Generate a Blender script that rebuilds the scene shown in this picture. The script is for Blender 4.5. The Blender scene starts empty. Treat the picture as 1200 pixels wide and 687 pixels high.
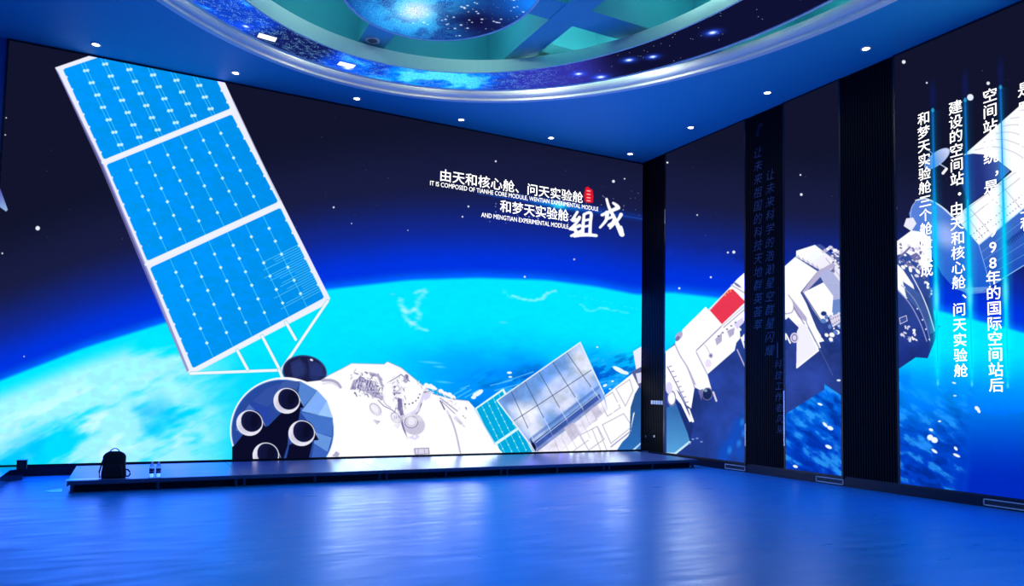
import bpy, bmesh, math, random
import numpy as np
from mathutils import Vector, Matrix

# ------------------------------------------------------------------ camera, world, exposure
EYE = 1.5
FPX, CY = 863.28, 404.33
YAW, PITCH, ROLL = 0.479154, 0.0621187, 0.0186794
def cam_axes():
    cy, sy, cp, sp = math.cos(YAW), math.sin(YAW), math.cos(PITCH), math.sin(PITCH)
    fwd = np.array([sy*cp, cy*cp, sp]); right = np.array([cy, -sy, 0.]); up = np.cross(right, fwd)
    c, s = math.cos(ROLL), math.sin(ROLL)
    return fwd, c*right+s*up, -s*right+c*up
FW, RT, UP = cam_axes()
scene = bpy.context.scene
cam_d = bpy.data.cameras.new('camera'); cam = bpy.data.objects.new('camera', cam_d)
scene.collection.objects.link(cam)
cam_d.sensor_width = 36.0; cam_d.lens = FPX/1200*36.0
cam_d.shift_y = (CY-343.5)/1200.0
cam_d.clip_start = 0.05; cam_d.clip_end = 200
M = Matrix(((RT[0], UP[0], -FW[0], 0), (RT[1], UP[1], -FW[1], 0), (RT[2], UP[2], -FW[2], EYE), (0, 0, 0, 1)))
cam.matrix_world = M
scene.camera = cam
scene.view_settings.view_transform = 'Standard'; scene.view_settings.look = 'None'
scene.view_settings.gamma = 1.0; scene.view_settings.use_curve_mapping = False
scene.view_settings.exposure = 0.0
w = bpy.data.worlds.new('world'); scene.world = w; w.use_nodes = True
w.node_tree.nodes['Background'].inputs[0].default_value = (0.01, 0.03, 0.08, 1)
w.node_tree.nodes['Background'].inputs[1].default_value = 0.3

# room constants (metres, floor at z = 0, camera above the origin)
YB, XR, XL, YF = 14.065, 10.755, -3.65, -3.2
ZC = 5.514+EYE            # soffit height
ZS = 0.185                # lower edge of the screens
ZVOID = 9.0
TEAL_W = 17.0
BOOST = 3.0
COVE_W = 30.0

def plane_pts(px, py, plane, value):
    """photo pixel -> point on plane x/y/z = value"""
    d = FW[None] + (np.atleast_1d(px)[:, None]-600)/FPX*RT[None] - (np.atleast_1d(py)[:, None]-CY)/FPX*UP[None]
    k = 'xyz'.index(plane); v = value - (EYE if k == 2 else 0)
    P = d/d[:, k:k+1]*v; P[:, 2] += EYE
    return P
def to_px(P):
    P = np.asarray(P, float) - np.array([0, 0, EYE]); d = P@FW
    return 600+FPX*(P@RT)/d, CY-FPX*(P@UP)/d

# ------------------------------------------------------------------ scene helpers
C = scene.collection
def link(name, me, mat=None, parent=None, kind=None, label=None, cat=None, group=None):
    o = bpy.data.objects.new(name, me); C.objects.link(o)
    if mat is not None and me is not None and len(me.materials) == 0:
        for m in (mat if isinstance(mat, (list, tuple)) else [mat]): me.materials.append(m)
    if parent is not None: o.parent = parent
    tag(o, kind, label, cat, group)
    return o
def tag(o, kind=None, label=None, cat=None, group=None):
    if kind: o['kind'] = kind
    if label: o['label'] = label
    if cat: o['category'] = cat
    if group: o['group'] = group
    return o
def empty(name, loc, **k):
    o = link(name, None, **k); o.location = loc; return o
def bm_mesh(name, bm, smooth=False):
    me = bpy.data.meshes.new(name); bm.normal_update(); bm.to_mesh(me); bm.free()
    if smooth: me.polygons.foreach_set('use_smooth', [True]*len(me.polygons))
    return me
def box(bm, lo, hi, bevel=0, mi=0):
    r = bmesh.ops.create_cube(bm, size=1); vs = r['verts']
    c = [(a+b)/2 for a, b in zip(lo, hi)]; s = [abs(b-a) for a, b in zip(lo, hi)]
    for v in vs: v.co = Vector([c[i]+v.co[i]*s[i] for i in range(3)])
    fs = {f for v in vs for f in v.link_faces}
    for f in fs: f.material_index = mi
    if bevel:
        es = list({e for v in vs for e in v.link_edges})
        bmesh.ops.bevel(bm, geom=es, offset=bevel, segments=2, affect='EDGES', profile=.7)
def boxobj(name, lo, hi, mat, parent=None, bevel=0, **k):
    bm = bmesh.new(); box(bm, lo, hi, bevel); return link(name, bm_mesh(name, bm), mat, parent, **k)
def lathe(bm, prof, segs=24, c=(0, 0), a=1.0, b=1.0, closed=False):
    """prof: (r, z); elliptic with a,b factors"""
    rings = []
    for r, z in prof:
        rings.append([bm.verts.new((c[0]+r*a*math.cos(t*2*math.pi/segs), c[1]+r*b*math.sin(t*2*math.pi/segs), z)) for t in range(segs)])
    n = len(rings)
    for i in range(n if closed else n-1):
        A, B = rings[i], rings[(i+1) % n]
        for j in range(segs):
            k = (j+1) % segs
            try: bm.faces.new((A[j], A[k], B[k], B[j]))
            except ValueError: pass
    return rings
def sweep(bm, c, a, b, prof, segs=192, closed=True):
    """ellipse swept profile; prof: (outward offset, z)"""
    rings = []
    for off, z in prof:
        rings.append([bm.verts.new((c[0]+(a+off)*math.cos(t*2*math.pi/segs), c[1]+(b+off)*math.sin(t*2*math.pi/segs), z)) for t in range(segs)])
    n = len(rings)
    for i in range(n if closed else n-1):
        A, B = rings[i], rings[(i+1) % n]
        for j in range(segs):
            k = (j+1) % segs; bm.faces.new((A[j], A[k], B[k], B[j]))
    return rings
def tube(bm, pts, r, segs=8, cap=True):
    pts = [Vector(p) for p in pts]; rings = []
    for i, p in enumerate(pts):
        d = (pts[min(i+1, len(pts)-1)]-pts[max(i-1, 0)]).normalized()
        u = d.cross(Vector((0, 0, 1))); u = u.normalized() if u.length > 1e-3 else Vector((1, 0, 0)); v = d.cross(u)
        rings.append([bm.verts.new(p+r*(math.cos(t*2*math.pi/segs)*u+math.sin(t*2*math.pi/segs)*v)) for t in range(segs)])
    for A, B in zip(rings, rings[1:]):
        for j in range(segs): bm.faces.new((A[j], A[(j+1) % segs], B[(j+1) % segs], B[j]))
    if cap: bm.faces.new(rings[0]); bm.faces.new(rings[-1][::-1])

# ------------------------------------------------------------------ materials
def mat(name, col, rough=.5, metal=0, spec=.5, noise=None, bump=0, alpha=None, nscale=8):
    m = bpy.data.materials.new(name); m.use_nodes = True; nt = m.node_tree; b = nt.nodes['Principled BSDF']
    b.inputs['Roughness'].default_value = rough; b.inputs['Metallic'].default_value = metal
    b.inputs['Specular IOR Level'].default_value = spec
    b.inputs['Base Color'].default_value = (*col, 1)
    if noise or bump:
        tc = nt.nodes.new('ShaderNodeTexCoord'); n = nt.nodes.new('ShaderNodeTexNoise'); n.inputs['Scale'].default_value = nscale
        n.inputs['Detail'].default_value = 4
        nt.links.new(tc.outputs['Object'], n.inputs['Vector'])
        if noise:
            mx = nt.nodes.new('ShaderNodeMix'); mx.data_type = 'RGBA'
            mx.inputs[6].default_value = (*[c*(1-noise) for c in col], 1); mx.inputs[7].default_value = (*[min(1, c*(1+noise)) for c in col], 1)
            nt.links.new(n.outputs['Fac'], mx.inputs[0]); nt.links.new(mx.outputs[2], b.inputs['Base Color'])
        if bump:
            bp = nt.nodes.new('ShaderNodeBump'); bp.inputs['Strength'].default_value = bump; bp.inputs['Distance'].default_value = .01
            nt.links.new(n.outputs['Fac'], bp.inputs['Height']); nt.links.new(bp.outputs['Normal'], b.inputs['Normal'])
    return m
def emis(name, col, s=1.0):
    m = bpy.data.materials.new(name); m.use_nodes = True; nt = m.node_tree; nt.nodes.clear()
    e = nt.nodes.new('ShaderNodeEmission'); e.inputs[0].default_value = (*col, 1); e.inputs[1].default_value = s
    o = nt.nodes.new('ShaderNodeOutputMaterial'); nt.links.new(e.outputs[0], o.inputs[0]); return m
def screen_mat(name, img, strength=1.0):
    m = bpy.data.materials.new(name); m.use_nodes = True; nt = m.node_tree; nt.nodes.clear()
    t = nt.nodes.new('ShaderNodeTexImage'); t.image = img; t.extension = 'EXTEND'
    e = nt.nodes.new('ShaderNodeEmission'); e.inputs[1].default_value = strength
    nt.links.new(t.outputs[0], e.inputs[0])
    o = nt.nodes.new('ShaderNodeOutputMaterial'); nt.links.new(e.outputs[0], o.inputs[0]); return m
def make_image(name, arr, boost):
    """arr: H x W x 3 display values, row 0 at the top; kept as linear light, over-driven where the panel is at full power"""
    a = np.clip(arr, 0, 1).astype(np.float32)
    lin = np.where(a <= .04045, a/12.92, ((a+.055)/1.055)**2.4)
    t = np.clip((lin-np.array([.94, .90, .80]))/np.array([.06, .08, .12]), 0, 1).astype(np.float32)
    for ax in (0, 1):            # full power only well inside the bright areas, so fine lines stay crisp
        for k in (1, 2, 3): t = np.minimum(t, np.minimum(np.roll(t, k, ax), np.roll(t, -k, ax)))
        t = (np.roll(t, 1, ax)+t+np.roll(t, -1, ax))/3
    lin = lin*(1+boost*np.array([.75, 1.0, 1.25])*t*t)
    h, w_ = lin.shape[:2]
    px = np.ones((h, w_, 4), np.float32); px[..., :3] = lin[::-1]
    im = bpy.data.images.new(name, w_, h, alpha=False, float_buffer=True); im.colorspace_settings.name = 'Linear Rec.709'
    im.pixels.foreach_set(px.ravel()); im.update(); im.pack(); return im

def floor_mat():
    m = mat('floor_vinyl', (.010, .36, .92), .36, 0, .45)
    nt = m.node_tree; b = nt.nodes['Principled BSDF']; L = nt.links.new
    tc = nt.nodes.new('ShaderNodeTexCoord'); mp = nt.nodes.new('ShaderNodeMapping'); mp.inputs['Scale'].default_value = (.5, 2.2, 1)
    n = nt.nodes.new('ShaderNodeTexNoise'); n.inputs['Scale'].default_value = 3; n.inputs['Detail'].default_value = 6
    L(tc.outputs['Object'], mp.inputs[0]); L(mp.outputs[0], n.inputs['Vector'])
    r = nt.nodes.new('ShaderNodeMapRange'); r.inputs[1].default_value = .3; r.inputs[2].default_value = .7; r.inputs[3].default_value = .27; r.inputs[4].default_value = .40
    L(n.outputs['Fac'], r.inputs[0]); L(r.outputs[0], b.inputs['Roughness'])
    bp = nt.nodes.new('ShaderNodeBump'); bp.inputs['Strength'].default_value = .12; bp.inputs['Distance'].default_value = .02
    L(n.outputs['Fac'], bp.inputs['Height']); L(bp.outputs[0], b.inputs['Normal'])
    return m
MAT = dict(
    floor=floor_mat(),
    soffit=mat('blue_ceiling_paint', (.012, .36, .60), .55, 0, .4, noise=.05),
    wall=mat('blue_wall_paint', (.08, .22, .50), .5, noise=.06),
    white=mat('white_plaster', (.72, .78, .80), .5, noise=.04),
    beam=mat('teal_beam_paint', (.06, .42, .55), .6, noise=.08, nscale=3),
    slab=mat('void_paint', (.20, .62, .58), .7, noise=.12, nscale=2),
    black=mat('matt_black_panel', (.004, .005, .010), .6, 0, .12, noise=.2),
    frame=mat('black_frame', (.01, .012, .02), .35),
    alu=mat('aluminium_edge', (.55, .58, .66), .35, .8),
    skirt=mat('dark_skirting', (.008, .014, .04), .35, 0, .3, noise=.1),
    deck=mat('stage_deck', (.10, .15, .36), .28, 0, .6, noise=.12, bump=.05, nscale=5),
    steel=mat('stage_edge_steel', (.10, .13, .20), .35, .6),
    dark=mat('dark_steel', (.015, .017, .025), .5),
    fabric=mat('black_nylon', (.008, .009, .014), .8, noise=.3, bump=.3, nscale=60),
    grille=mat('grey_grille', (.07, .09, .13), .5),
    whitep=mat('white_plastic', (.8, .8, .82), .4),
    label=mat('bottle_label', (.06, .03, .16), .5),
    patch=mat('patch_white', (.95, .95, .95), .12),
    plinth=mat('glossy_black_plinth', (.006, .012, .03), .08, 0, .8),
    text=emis('lit_lettering', (1, 1, 1), 1.6),
    sign=mat('grey_blue_lettering', (.055, .075, .16), .5, 0, .2),
    lamp=emis('downlight_glow', (1, .96, .9), 14.0),
)
# clear plastic
mg = bpy.data.materials.new('clear_bottle'); mg.use_nodes = True; b_ = mg.node_tree.nodes['Principled BSDF']
b_.inputs['Transmission Weight'].default_value = .9; b_.inputs['Roughness'].default_value = .08; b_.inputs['IOR'].default_value = 1.3; b_.inputs['Base Color'].default_value = (.85, .92, 1, 1)
MAT['clear'] = mg

# ------------------------------------------------------------------ the picture playing on the video walls
rng = np.random.default_rng(5)
S = 2
CX0, CX1, CY0, CY1 = -70, 1640, -160, 760
NW, NH = (CX1-CX0)*S, (CY1-CY0)*S
def vnoise(h, w_, cells, octv=4, seed=0, ax=1.0, ay=1.0):
    g = np.random.default_rng(seed); out = np.zeros((h, w_), np.float32); amp = 1; tot = 0
    for o in range(octv):
        nx = max(2, int(cells*2**o*ax*w_/max(h, w_)))+2; ny = max(2, int(cells*2**o*ay*h/max(h, w_)))+2
        a = g.random((ny, nx)).astype(np.float32)
        x = np.linspace(0, nx-2.001, w_); y = np.linspace(0, ny-2.001, h); xi = x.astype(int); yi = y.astype(int)
        fx = x-xi; fy = y-yi; fx = (fx*fx*(3-2*fx)).astype(np.float32); fy = (fy*fy*(3-2*fy)).astype(np.float32)
        r0 = a[:, xi]*(1-fx)+a[:, xi+1]*fx
        out += amp*(r0[yi]*(1-fy)[:, None]+r0[yi+1]*fy[:, None]); tot += amp; amp *= .55
    return out/tot
def sm(x, a, b):
    t = np.clip((x-a)/(b-a), 0, 1); return t*t*(3-2*t)
def lerp(a, b, t): return a+(b-a)*t
def rgb(*c): return np.array(c, np.float32)/255.
cv = np.zeros((NH, NW, 3), np.float32)
XX = ((np.arange(NW)+.5)/S+CX0).astype(np.float32)[None, :]; YY = ((np.arange(NH)+.5)/S+CY0).astype(np.float32)[:, None]
def region(x0, y0, x1, y1):
    i0 = max(0, int((x0-CX0)*S)-2); i1 = min(NW, int((x1-CX0)*S)+3); j0 = max(0, int((y0-CY0)*S)-2); j1 = min(NH, int((y1-CY0)*S)+3)
    return i0, i1, j0, j1
def blend(i0, i1, j0, j1, m, col):
    a = cv[j0:j1, i0:i1]; col = np.asarray(col, np.float32)
    cv[j0:j1, i0:i1] = a*(1-m[..., None])+col*m[..., None]
def pmask(pts, i0, i1, j0, j1):
    acc = np.zeros((j1-j0, i1-i0), np.float32); n = len(pts)
    for sx in (.25, .75):
        for sy in (.25, .75):
            X = ((np.arange(i0, i1)+sx)/S+CX0)[None, :]; Y = ((np.arange(j0, j1)+sy)/S+CY0)[:, None]
            ins = np.zeros((j1-j0, i1-i0), bool)
            for k in range(n):
                x1, y1 = pts[k]; x2, y2 = pts[(k+1) % n]
                if y1 == y2: continue
                c = (Y > min(y1, y2)) & (Y <= max(y1, y2))
                ins ^= c & (X < (x2-x1)*(Y-y1)/(y2-y1)+x1)
            acc += ins
    return acc/4
def poly(pts, col, alpha=1.0, grad=None):
    """grad: (colour2, p, q): colour varies from col at p to colour2 at q"""
    xs = [p[0] for p in pts]; ys = [p[1] for p in pts]
    i0, i1, j0, j1 = region(min(xs), min(ys), max(xs), max(ys))
    if i1 <= i0 or j1 <= j0: return
    m = pmask(pts, i0, i1, j0, j1)*alpha
    c = rgb(*col)
    if grad is not None:
        c2, p, q = grad; dx, dy = q[0]-p[0], q[1]-p[1]; L = dx*dx+dy*dy
        t = np.clip(((XX[:, i0:i1]-p[0])*dx+(YY[j0:j1]-p[1])*dy)/L, 0, 1)[..., None]
        c = c*(1-t)+rgb(*c2)*t
    blend(i0, i1, j0, j1, m, c)
def line(p, q, wd, col, alpha=1.0):
    pad = wd+1
    i0, i1, j0, j1 = region(min(p[0], q[0])-pad, min(p[1], q[1])-pad, max(p[0], q[0])+pad, max(p[1], q[1])+pad)
    if i1 <= i0 or j1 <= j0: return
    X = XX[:, i0:i1]; Y = YY[j0:j1]; dx, dy = q[0]-p[0], q[1]-p[1]; L = dx*dx+dy*dy+1e-9
    t = np.clip(((X-p[0])*dx+(Y-p[1])*dy)/L, 0, 1); d = np.hypot(X-p[0]-t*dx, Y-p[1]-t*dy)
    blend(i0, i1, j0, j1, np.clip((wd/2-d)*S+.5, 0, 1)*alpha, rgb(*col))
def pline(pts, wd, col, alpha=1.0, close=False):
    for a, b in zip(pts, pts[1:]+([pts[0]] if close else [])): line(a, b, wd, col, alpha)
def ell(cx, cy, rx, ry, rot, col, alpha=1.0, ring=None, grad=None, soft=0):
    R = max(rx, ry)+2+soft
    i0, i1, j0, j1 = region(cx-R, cy-R, cx+R, cy+R)
    if i1 <= i0 or j1 <= j0: return
    X = XX[:, i0:i1]-cx; Y = YY[j0:j1]-cy; c, s = math.cos(math.radians(rot)), math.sin(math.radians(rot))
    u = (c*X+s*Y); v = (-s*X+c*Y); e = np.hypot(u/rx, v/ry); rr = min(rx, ry)
    if soft: m = 1-sm(e, 1-soft/rr, 1+soft/rr)
    else: m = np.clip((1-e)*rr*S+.5, 0, 1)
    if ring: m = m*np.clip((e-1+ring/rr)*rr*S+.5, 0, 1)
    cc = rgb(*col)
    if grad is not None:
        t = np.clip((u/rx+1)/2, 0, 1)[..., None]; cc = cc*(1-t)+rgb(*grad)*t
    blend(i0, i1, j0, j1, m*alpha, cc)
def curve_pts(ps, n=8):
    """Catmull-Rom"""
    out = []; P = [ps[0]]+list(ps)+[ps[-1]]
    for k in range(1, len(P)-2):
        for i in range(n):
            t = i/n; a, b, c, d = [np.array(P[k+j], float) for j in (-1, 0, 1, 2)]
            out.append(tuple(.5*((2*b)+(-a+c)*t+(2*a-5*b+4*c-d)*t*t+(-a+3*b-3*c+d)*t**3)))
    out.append(tuple(ps[-1])); return out

def paint_background():
    xs = [-70, 0, 100, 200, 300, 384, 480, 560, 640, 700, 750, 782, 850, 960, 1060, 1100, 1200, 1640]
    ys = [474, 446, 407, 376, 353, 339, 328, 325.5, 328, 336, 346, 342, 350, 357, 360, 364, 390, 520]
    limb = np.interp(XX[0], xs, ys).astype(np.float32)
    k = 24*S; ker = np.ones(k)/k; limb = np.convolve(np.pad(limb, k, mode='edge'), ker, 'same')[k:-k].astype(np.float32)[None, :]
    d = YY-limb
    right = sm(XX, 400, 640)
    # sky
    sky = rgb(17, 20, 44)[None, None]*np.ones((NH, NW, 1), np.float32)
    sky = lerp(sky, rgb(24, 28, 66), sm(d, -190, -110)[..., None])
    sky = lerp(sky, rgb(16, 40, 150), sm(d, -115, -45)[..., None])
    sky = lerp(sky, rgb(0, 52, 225), (sm(d, -62, -14))[..., None])
    sky = lerp(sky, rgb(0, 105, 245), (sm(d, -14, 2))[..., None])
    # earth
    def along(f, k=1.0, slope=0.0):
        off = ((limb[0]-330)*k*S+slope*(XX[0]-600)*S).astype(int); jj = (np.arange(NH)[:, None]-off[None]) % NH
        return f[jj, np.arange(NW)[None, :]]
    n1 = vnoise(NH, NW, 26, 5, 1, 1, 1.6); n2 = vnoise(NH, NW, 60, 4, 2, .7, 1.6)
    e = rgb(0, 232, 255)[None, None]*np.ones((NH, NW, 1), np.float32)
    e = lerp(e, rgb(0, 200, 255), (sm(d+40*(n1-.5), 40, 95)*(0.35+.65*right))[..., None])
    e = lerp(e, rgb(0, 135, 240), (sm(d+50*(n1-.5), 62, 125)*right)[..., None])
    e = lerp(e, rgb(0, 90, 222), (sm(d+40*(n1-.5), 105, 190)*right)[..., None])
    # white cloud sheets on the left
    # streaks run from lower left to upper right
    cl = along(vnoise(NH, NW, 16, 6, 3, .8, 2.8), 1.0, -.10)
    cl = sm(cl+.30*(n1-.5)+.10*np.exp(-((d-45-.25*(XX-60)*.2)/38)**2), .44, .66)*sm(d, 4, 30)*(1-sm(XX, 205, 300))
    e = lerp(e, rgb(176, 248, 252), (cl*.9)[..., None])
    c2 = sm(along(n2, 1, -.1), .55, .75)*sm(d, 20, 60)*(1-sm(XX, 215, 380)); e = lerp(e, rgb(225, 252, 252), (c2*.6*cl)[..., None])
    dk = sm(vnoise(NH, NW, 20, 4, 9), .55, .75)*(1-right)*sm(d, 60, 110); e = lerp(e, rgb(0, 184, 240), (dk*.8)[..., None])
    a = sm(d, -2.5, 3.0)[..., None]
    cv[:] = sky*(1-a)+e*a
    # ocean strokes in the distance band x 540..760, y > 440
    n3 = vnoise(NH, NW, 230, 4, 4, .45, 1.3); n3 = n3[(np.arange(NH)[:, None]+(.35*(XX[0]-600)*S).astype(int)[None]) % NH, np.arange(NW)[None, :]]
    msk = sm(XX, 520, 575)*sm(YY+.18*(XX-560), 428, 462)*(1-sm(XX, 752, 770))
    st = sm(n3, .5, .6)*msk; blend(0, NW, 0, NH, st*.6*sm(n1, .35, .6), rgb(0, 62, 190))
    st = sm(n3, .36, .28)*msk; blend(0, NW, 0, NH, (1-sm(n3, .28, .4))*msk*.7, rgb(60, 190, 255))
    # mottled sea on the right-hand screens
    rgt = sm(XX, 770, 790)*sm(YY-.9*(XX-1060)*0, 425, 455)
    n4 = vnoise(NH, NW, 190, 5, 6, .6, 1.1); n4 = n4[(np.arange(NH)[:, None]-(.55*(XX[0]-1060)*S).astype(int)[None]) % NH, np.arange(NW)[None, :]]; n5 = vnoise(NH, NW, 34, 3, 7)
    base = lerp(rgb(0, 110, 235)[None, None], rgb(0, 62, 200)[None, None], sm(YY+0*XX, 440, 560)[..., None])
    base = lerp(base, rgb(50, 170, 255), (sm(n4, .50, .74)*.75)[..., None])
    base = lerp(base, rgb(0, 35, 140), ((1-sm(n4, .30, .50))*sm(n5, .3, .65)*.6)[..., None])
    blend(0, NW, 0, NH, rgt*(1-sm(XX, 1060, 1075)), base)
    r3 = sm(XX, 1050, 1055)*sm(YY+.15*(XX-1060)*0, 400, 470)
    blend(0, NW, 0, NH, r3*.9, lerp(rgb(0, 150, 248)[None, None], base, (sm(YY+0*XX, 430, 520)*(1-sm(XX+.12*(YY-460), 1138, 1150)))[..., None]))
    sh = sm(XX+.12*(YY-460)+18*(n5-.5), 1124, 1150)
    smooth = lerp(rgb(0, 140, 250)[None, None], rgb(0, 42, 190)[None, None], sm(YY+.0*XX, 440, 570)[..., None])
    blend(0, NW, 0, NH, sh*sm(YY+0*XX, 430, 500), smooth)
def star(x, y, r, col=(235, 240, 255), a=1): ell(x, y, r, r, 0, col, a)

def paint_clouds():
    n = vnoise(NH, NW, 70, 5, 11)
    def cloud(pts, wd, a=.8):
        ps = curve_pts(pts, 6)
        for i, (x, y) in enumerate(ps):
            ww = wd*(.6+.5*math.sin(i*2.1)**2); ell(x+rng.normal()*wd*.3, y+rng.normal()*wd*.2, ww*1.2, ww*.6, rng.uniform(-25, 25), (185, 250, 255), a*.4, soft=ww*.5)
    cloud([(469, 350), (472, 360), (478, 366), (486, 362), (491, 352), (499, 341), (485, 343)], 3.2)
    cloud([(472, 362), (476, 374), (485, 381), (500, 388)], 3.0, 1)
    cloud([(487, 362), (492, 370), (482, 382)], 3.2)
    cloud([(600, 346), (612, 350), (625, 352), (636, 350), (640, 344), (652, 341)], 2.3, 1)
    cloud([(590, 340), (603, 350), (640, 348)], 2, .5)
    cloud([(680, 357), (692, 365), (705, 361), (715, 363), (735, 367)], 2.0, .7)
    cloud([(665, 346), (700, 352), (745, 362)], 1.5, .4)
    for x, y, l in ((505, 425, 12), (520, 448, 9), (515, 430, 6), (460, 345, 3), (590, 378, 5)):
        ell(x, y, l, 1.2, 5, (120, 225, 255), .5, soft=1)

def hom(q):
    """unit square -> quad (tl, tr, br, bl)"""
    (x0, y0), (x1, y1), (x2, y2), (x3, y3) = q
    A = []; B = []
    for (u, v), (x, y) in zip(((0, 0), (1, 0), (1, 1), (0, 1)), q):
        A.append([u, v, 1, 0, 0, 0, -u*x, -v*x]); B.append(x); A.append([0, 0, 0, u, v, 1, -u*y, -v*y]); B.append(y)
    h = np.append(np.linalg.solve(np.array(A, float), np.array(B, float)), 1).reshape(3, 3)
    def f(u, v):
        r = h@np.array([u, v, 1]); return (r[0]/r[2], r[1]/r[2])
    return f
def paint_array():
    W_ = (236, 240, 255)
    # frame with its thickness on the left
    poly([(64.2, 79), (230, 22), (275, 122), (299, 174), (387, 350), (384, 356), (223, 440), (218, 434), (170, 314), (119, 192)], (238, 240, 254))
    poly([(64.5, 79), (68, 84), (122, 195), (174, 318), (222, 436), (219, 436), (168, 316), (118, 196)], (120, 120, 190), .75)
    line((272, 116), (328, 235), 1.2, (190, 196, 232), .8)
    secs = [((73.5, 81), (223, 31), (270, 127), (121.5, 187)), ((124.5, 193), (271.5, 134), (326, 236.5), (172.5, 306)), ((175.5, 314), (328.5, 243.5), (380, 349), (226, 432))]
    for si, q in enumerate(secs):
        f = hom(q)
        poly([f(.012, 0), f(.988, 0), f(1, .012), f(1, .988), f(.988, 1), f(.012, 1), f(0, .988), f(0, .012)], (0, 158, 246), grad=((0, 146, 238), q[0], q[2]))
        for k in range(60):       # faint cell wiring
            v = (k+.5)/60; line(f(0.01, v), f(.99, v), .35, (0, 96, 205), .35)
        for c in range(1, 7):
            for e in ((-.012, .012) if si == 0 else (0,)):
                line(f(c/7+e, 0), f(c/7+e, 1), .55 if si else .5, (110, 225, 250), .9)
        for c in range(0, 8):
            for r in range(1, 7 if si else 8):
                v = r/7 if si else (r-.35)/7.2
                x, y = f(min(max(c/7, .0), 1.0), v)
                if c in (0, 7):
                    ell(x, y, 1.3, 1.6, 0, W_)
                elif si == 0:
                    for e in (-1.8, 1.8): ell(x+e, y-.1*e, 1.9, 1.9, 0, (190, 240, 250))
                else: poly([(x-2.2, y), (x, y-2.2), (x+2.2, y), (x, y+2.2)], (205, 246, 252))
    f = hom(secs[2])
    for k in range(22):
        v = .42+k*.024; line(f(1-rng.uniform(.1, .34), v), f(1, v), .5, (150, 235, 255), .8)
    line((120.5, 190.3), (273, 130), 3.6, (240, 244, 255)); line((171, 310), (328, 240), 3.2, (240, 244, 255))
    line((222, 436), (384, 353), 3.8, (240, 244, 255))
    # yoke
    for a, b in (((223, 438), (328, 434)), ((384, 353), (328, 436)), ((278, 411), (290, 433)), ((307, 394), (329, 436)), ((335, 378), (346.5, 398)), ((327, 434), (334, 450))):
        line(a, b, 4.4, (0, 150, 190), .5); line(a, b, 3.4, (240, 250, 255))

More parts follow.
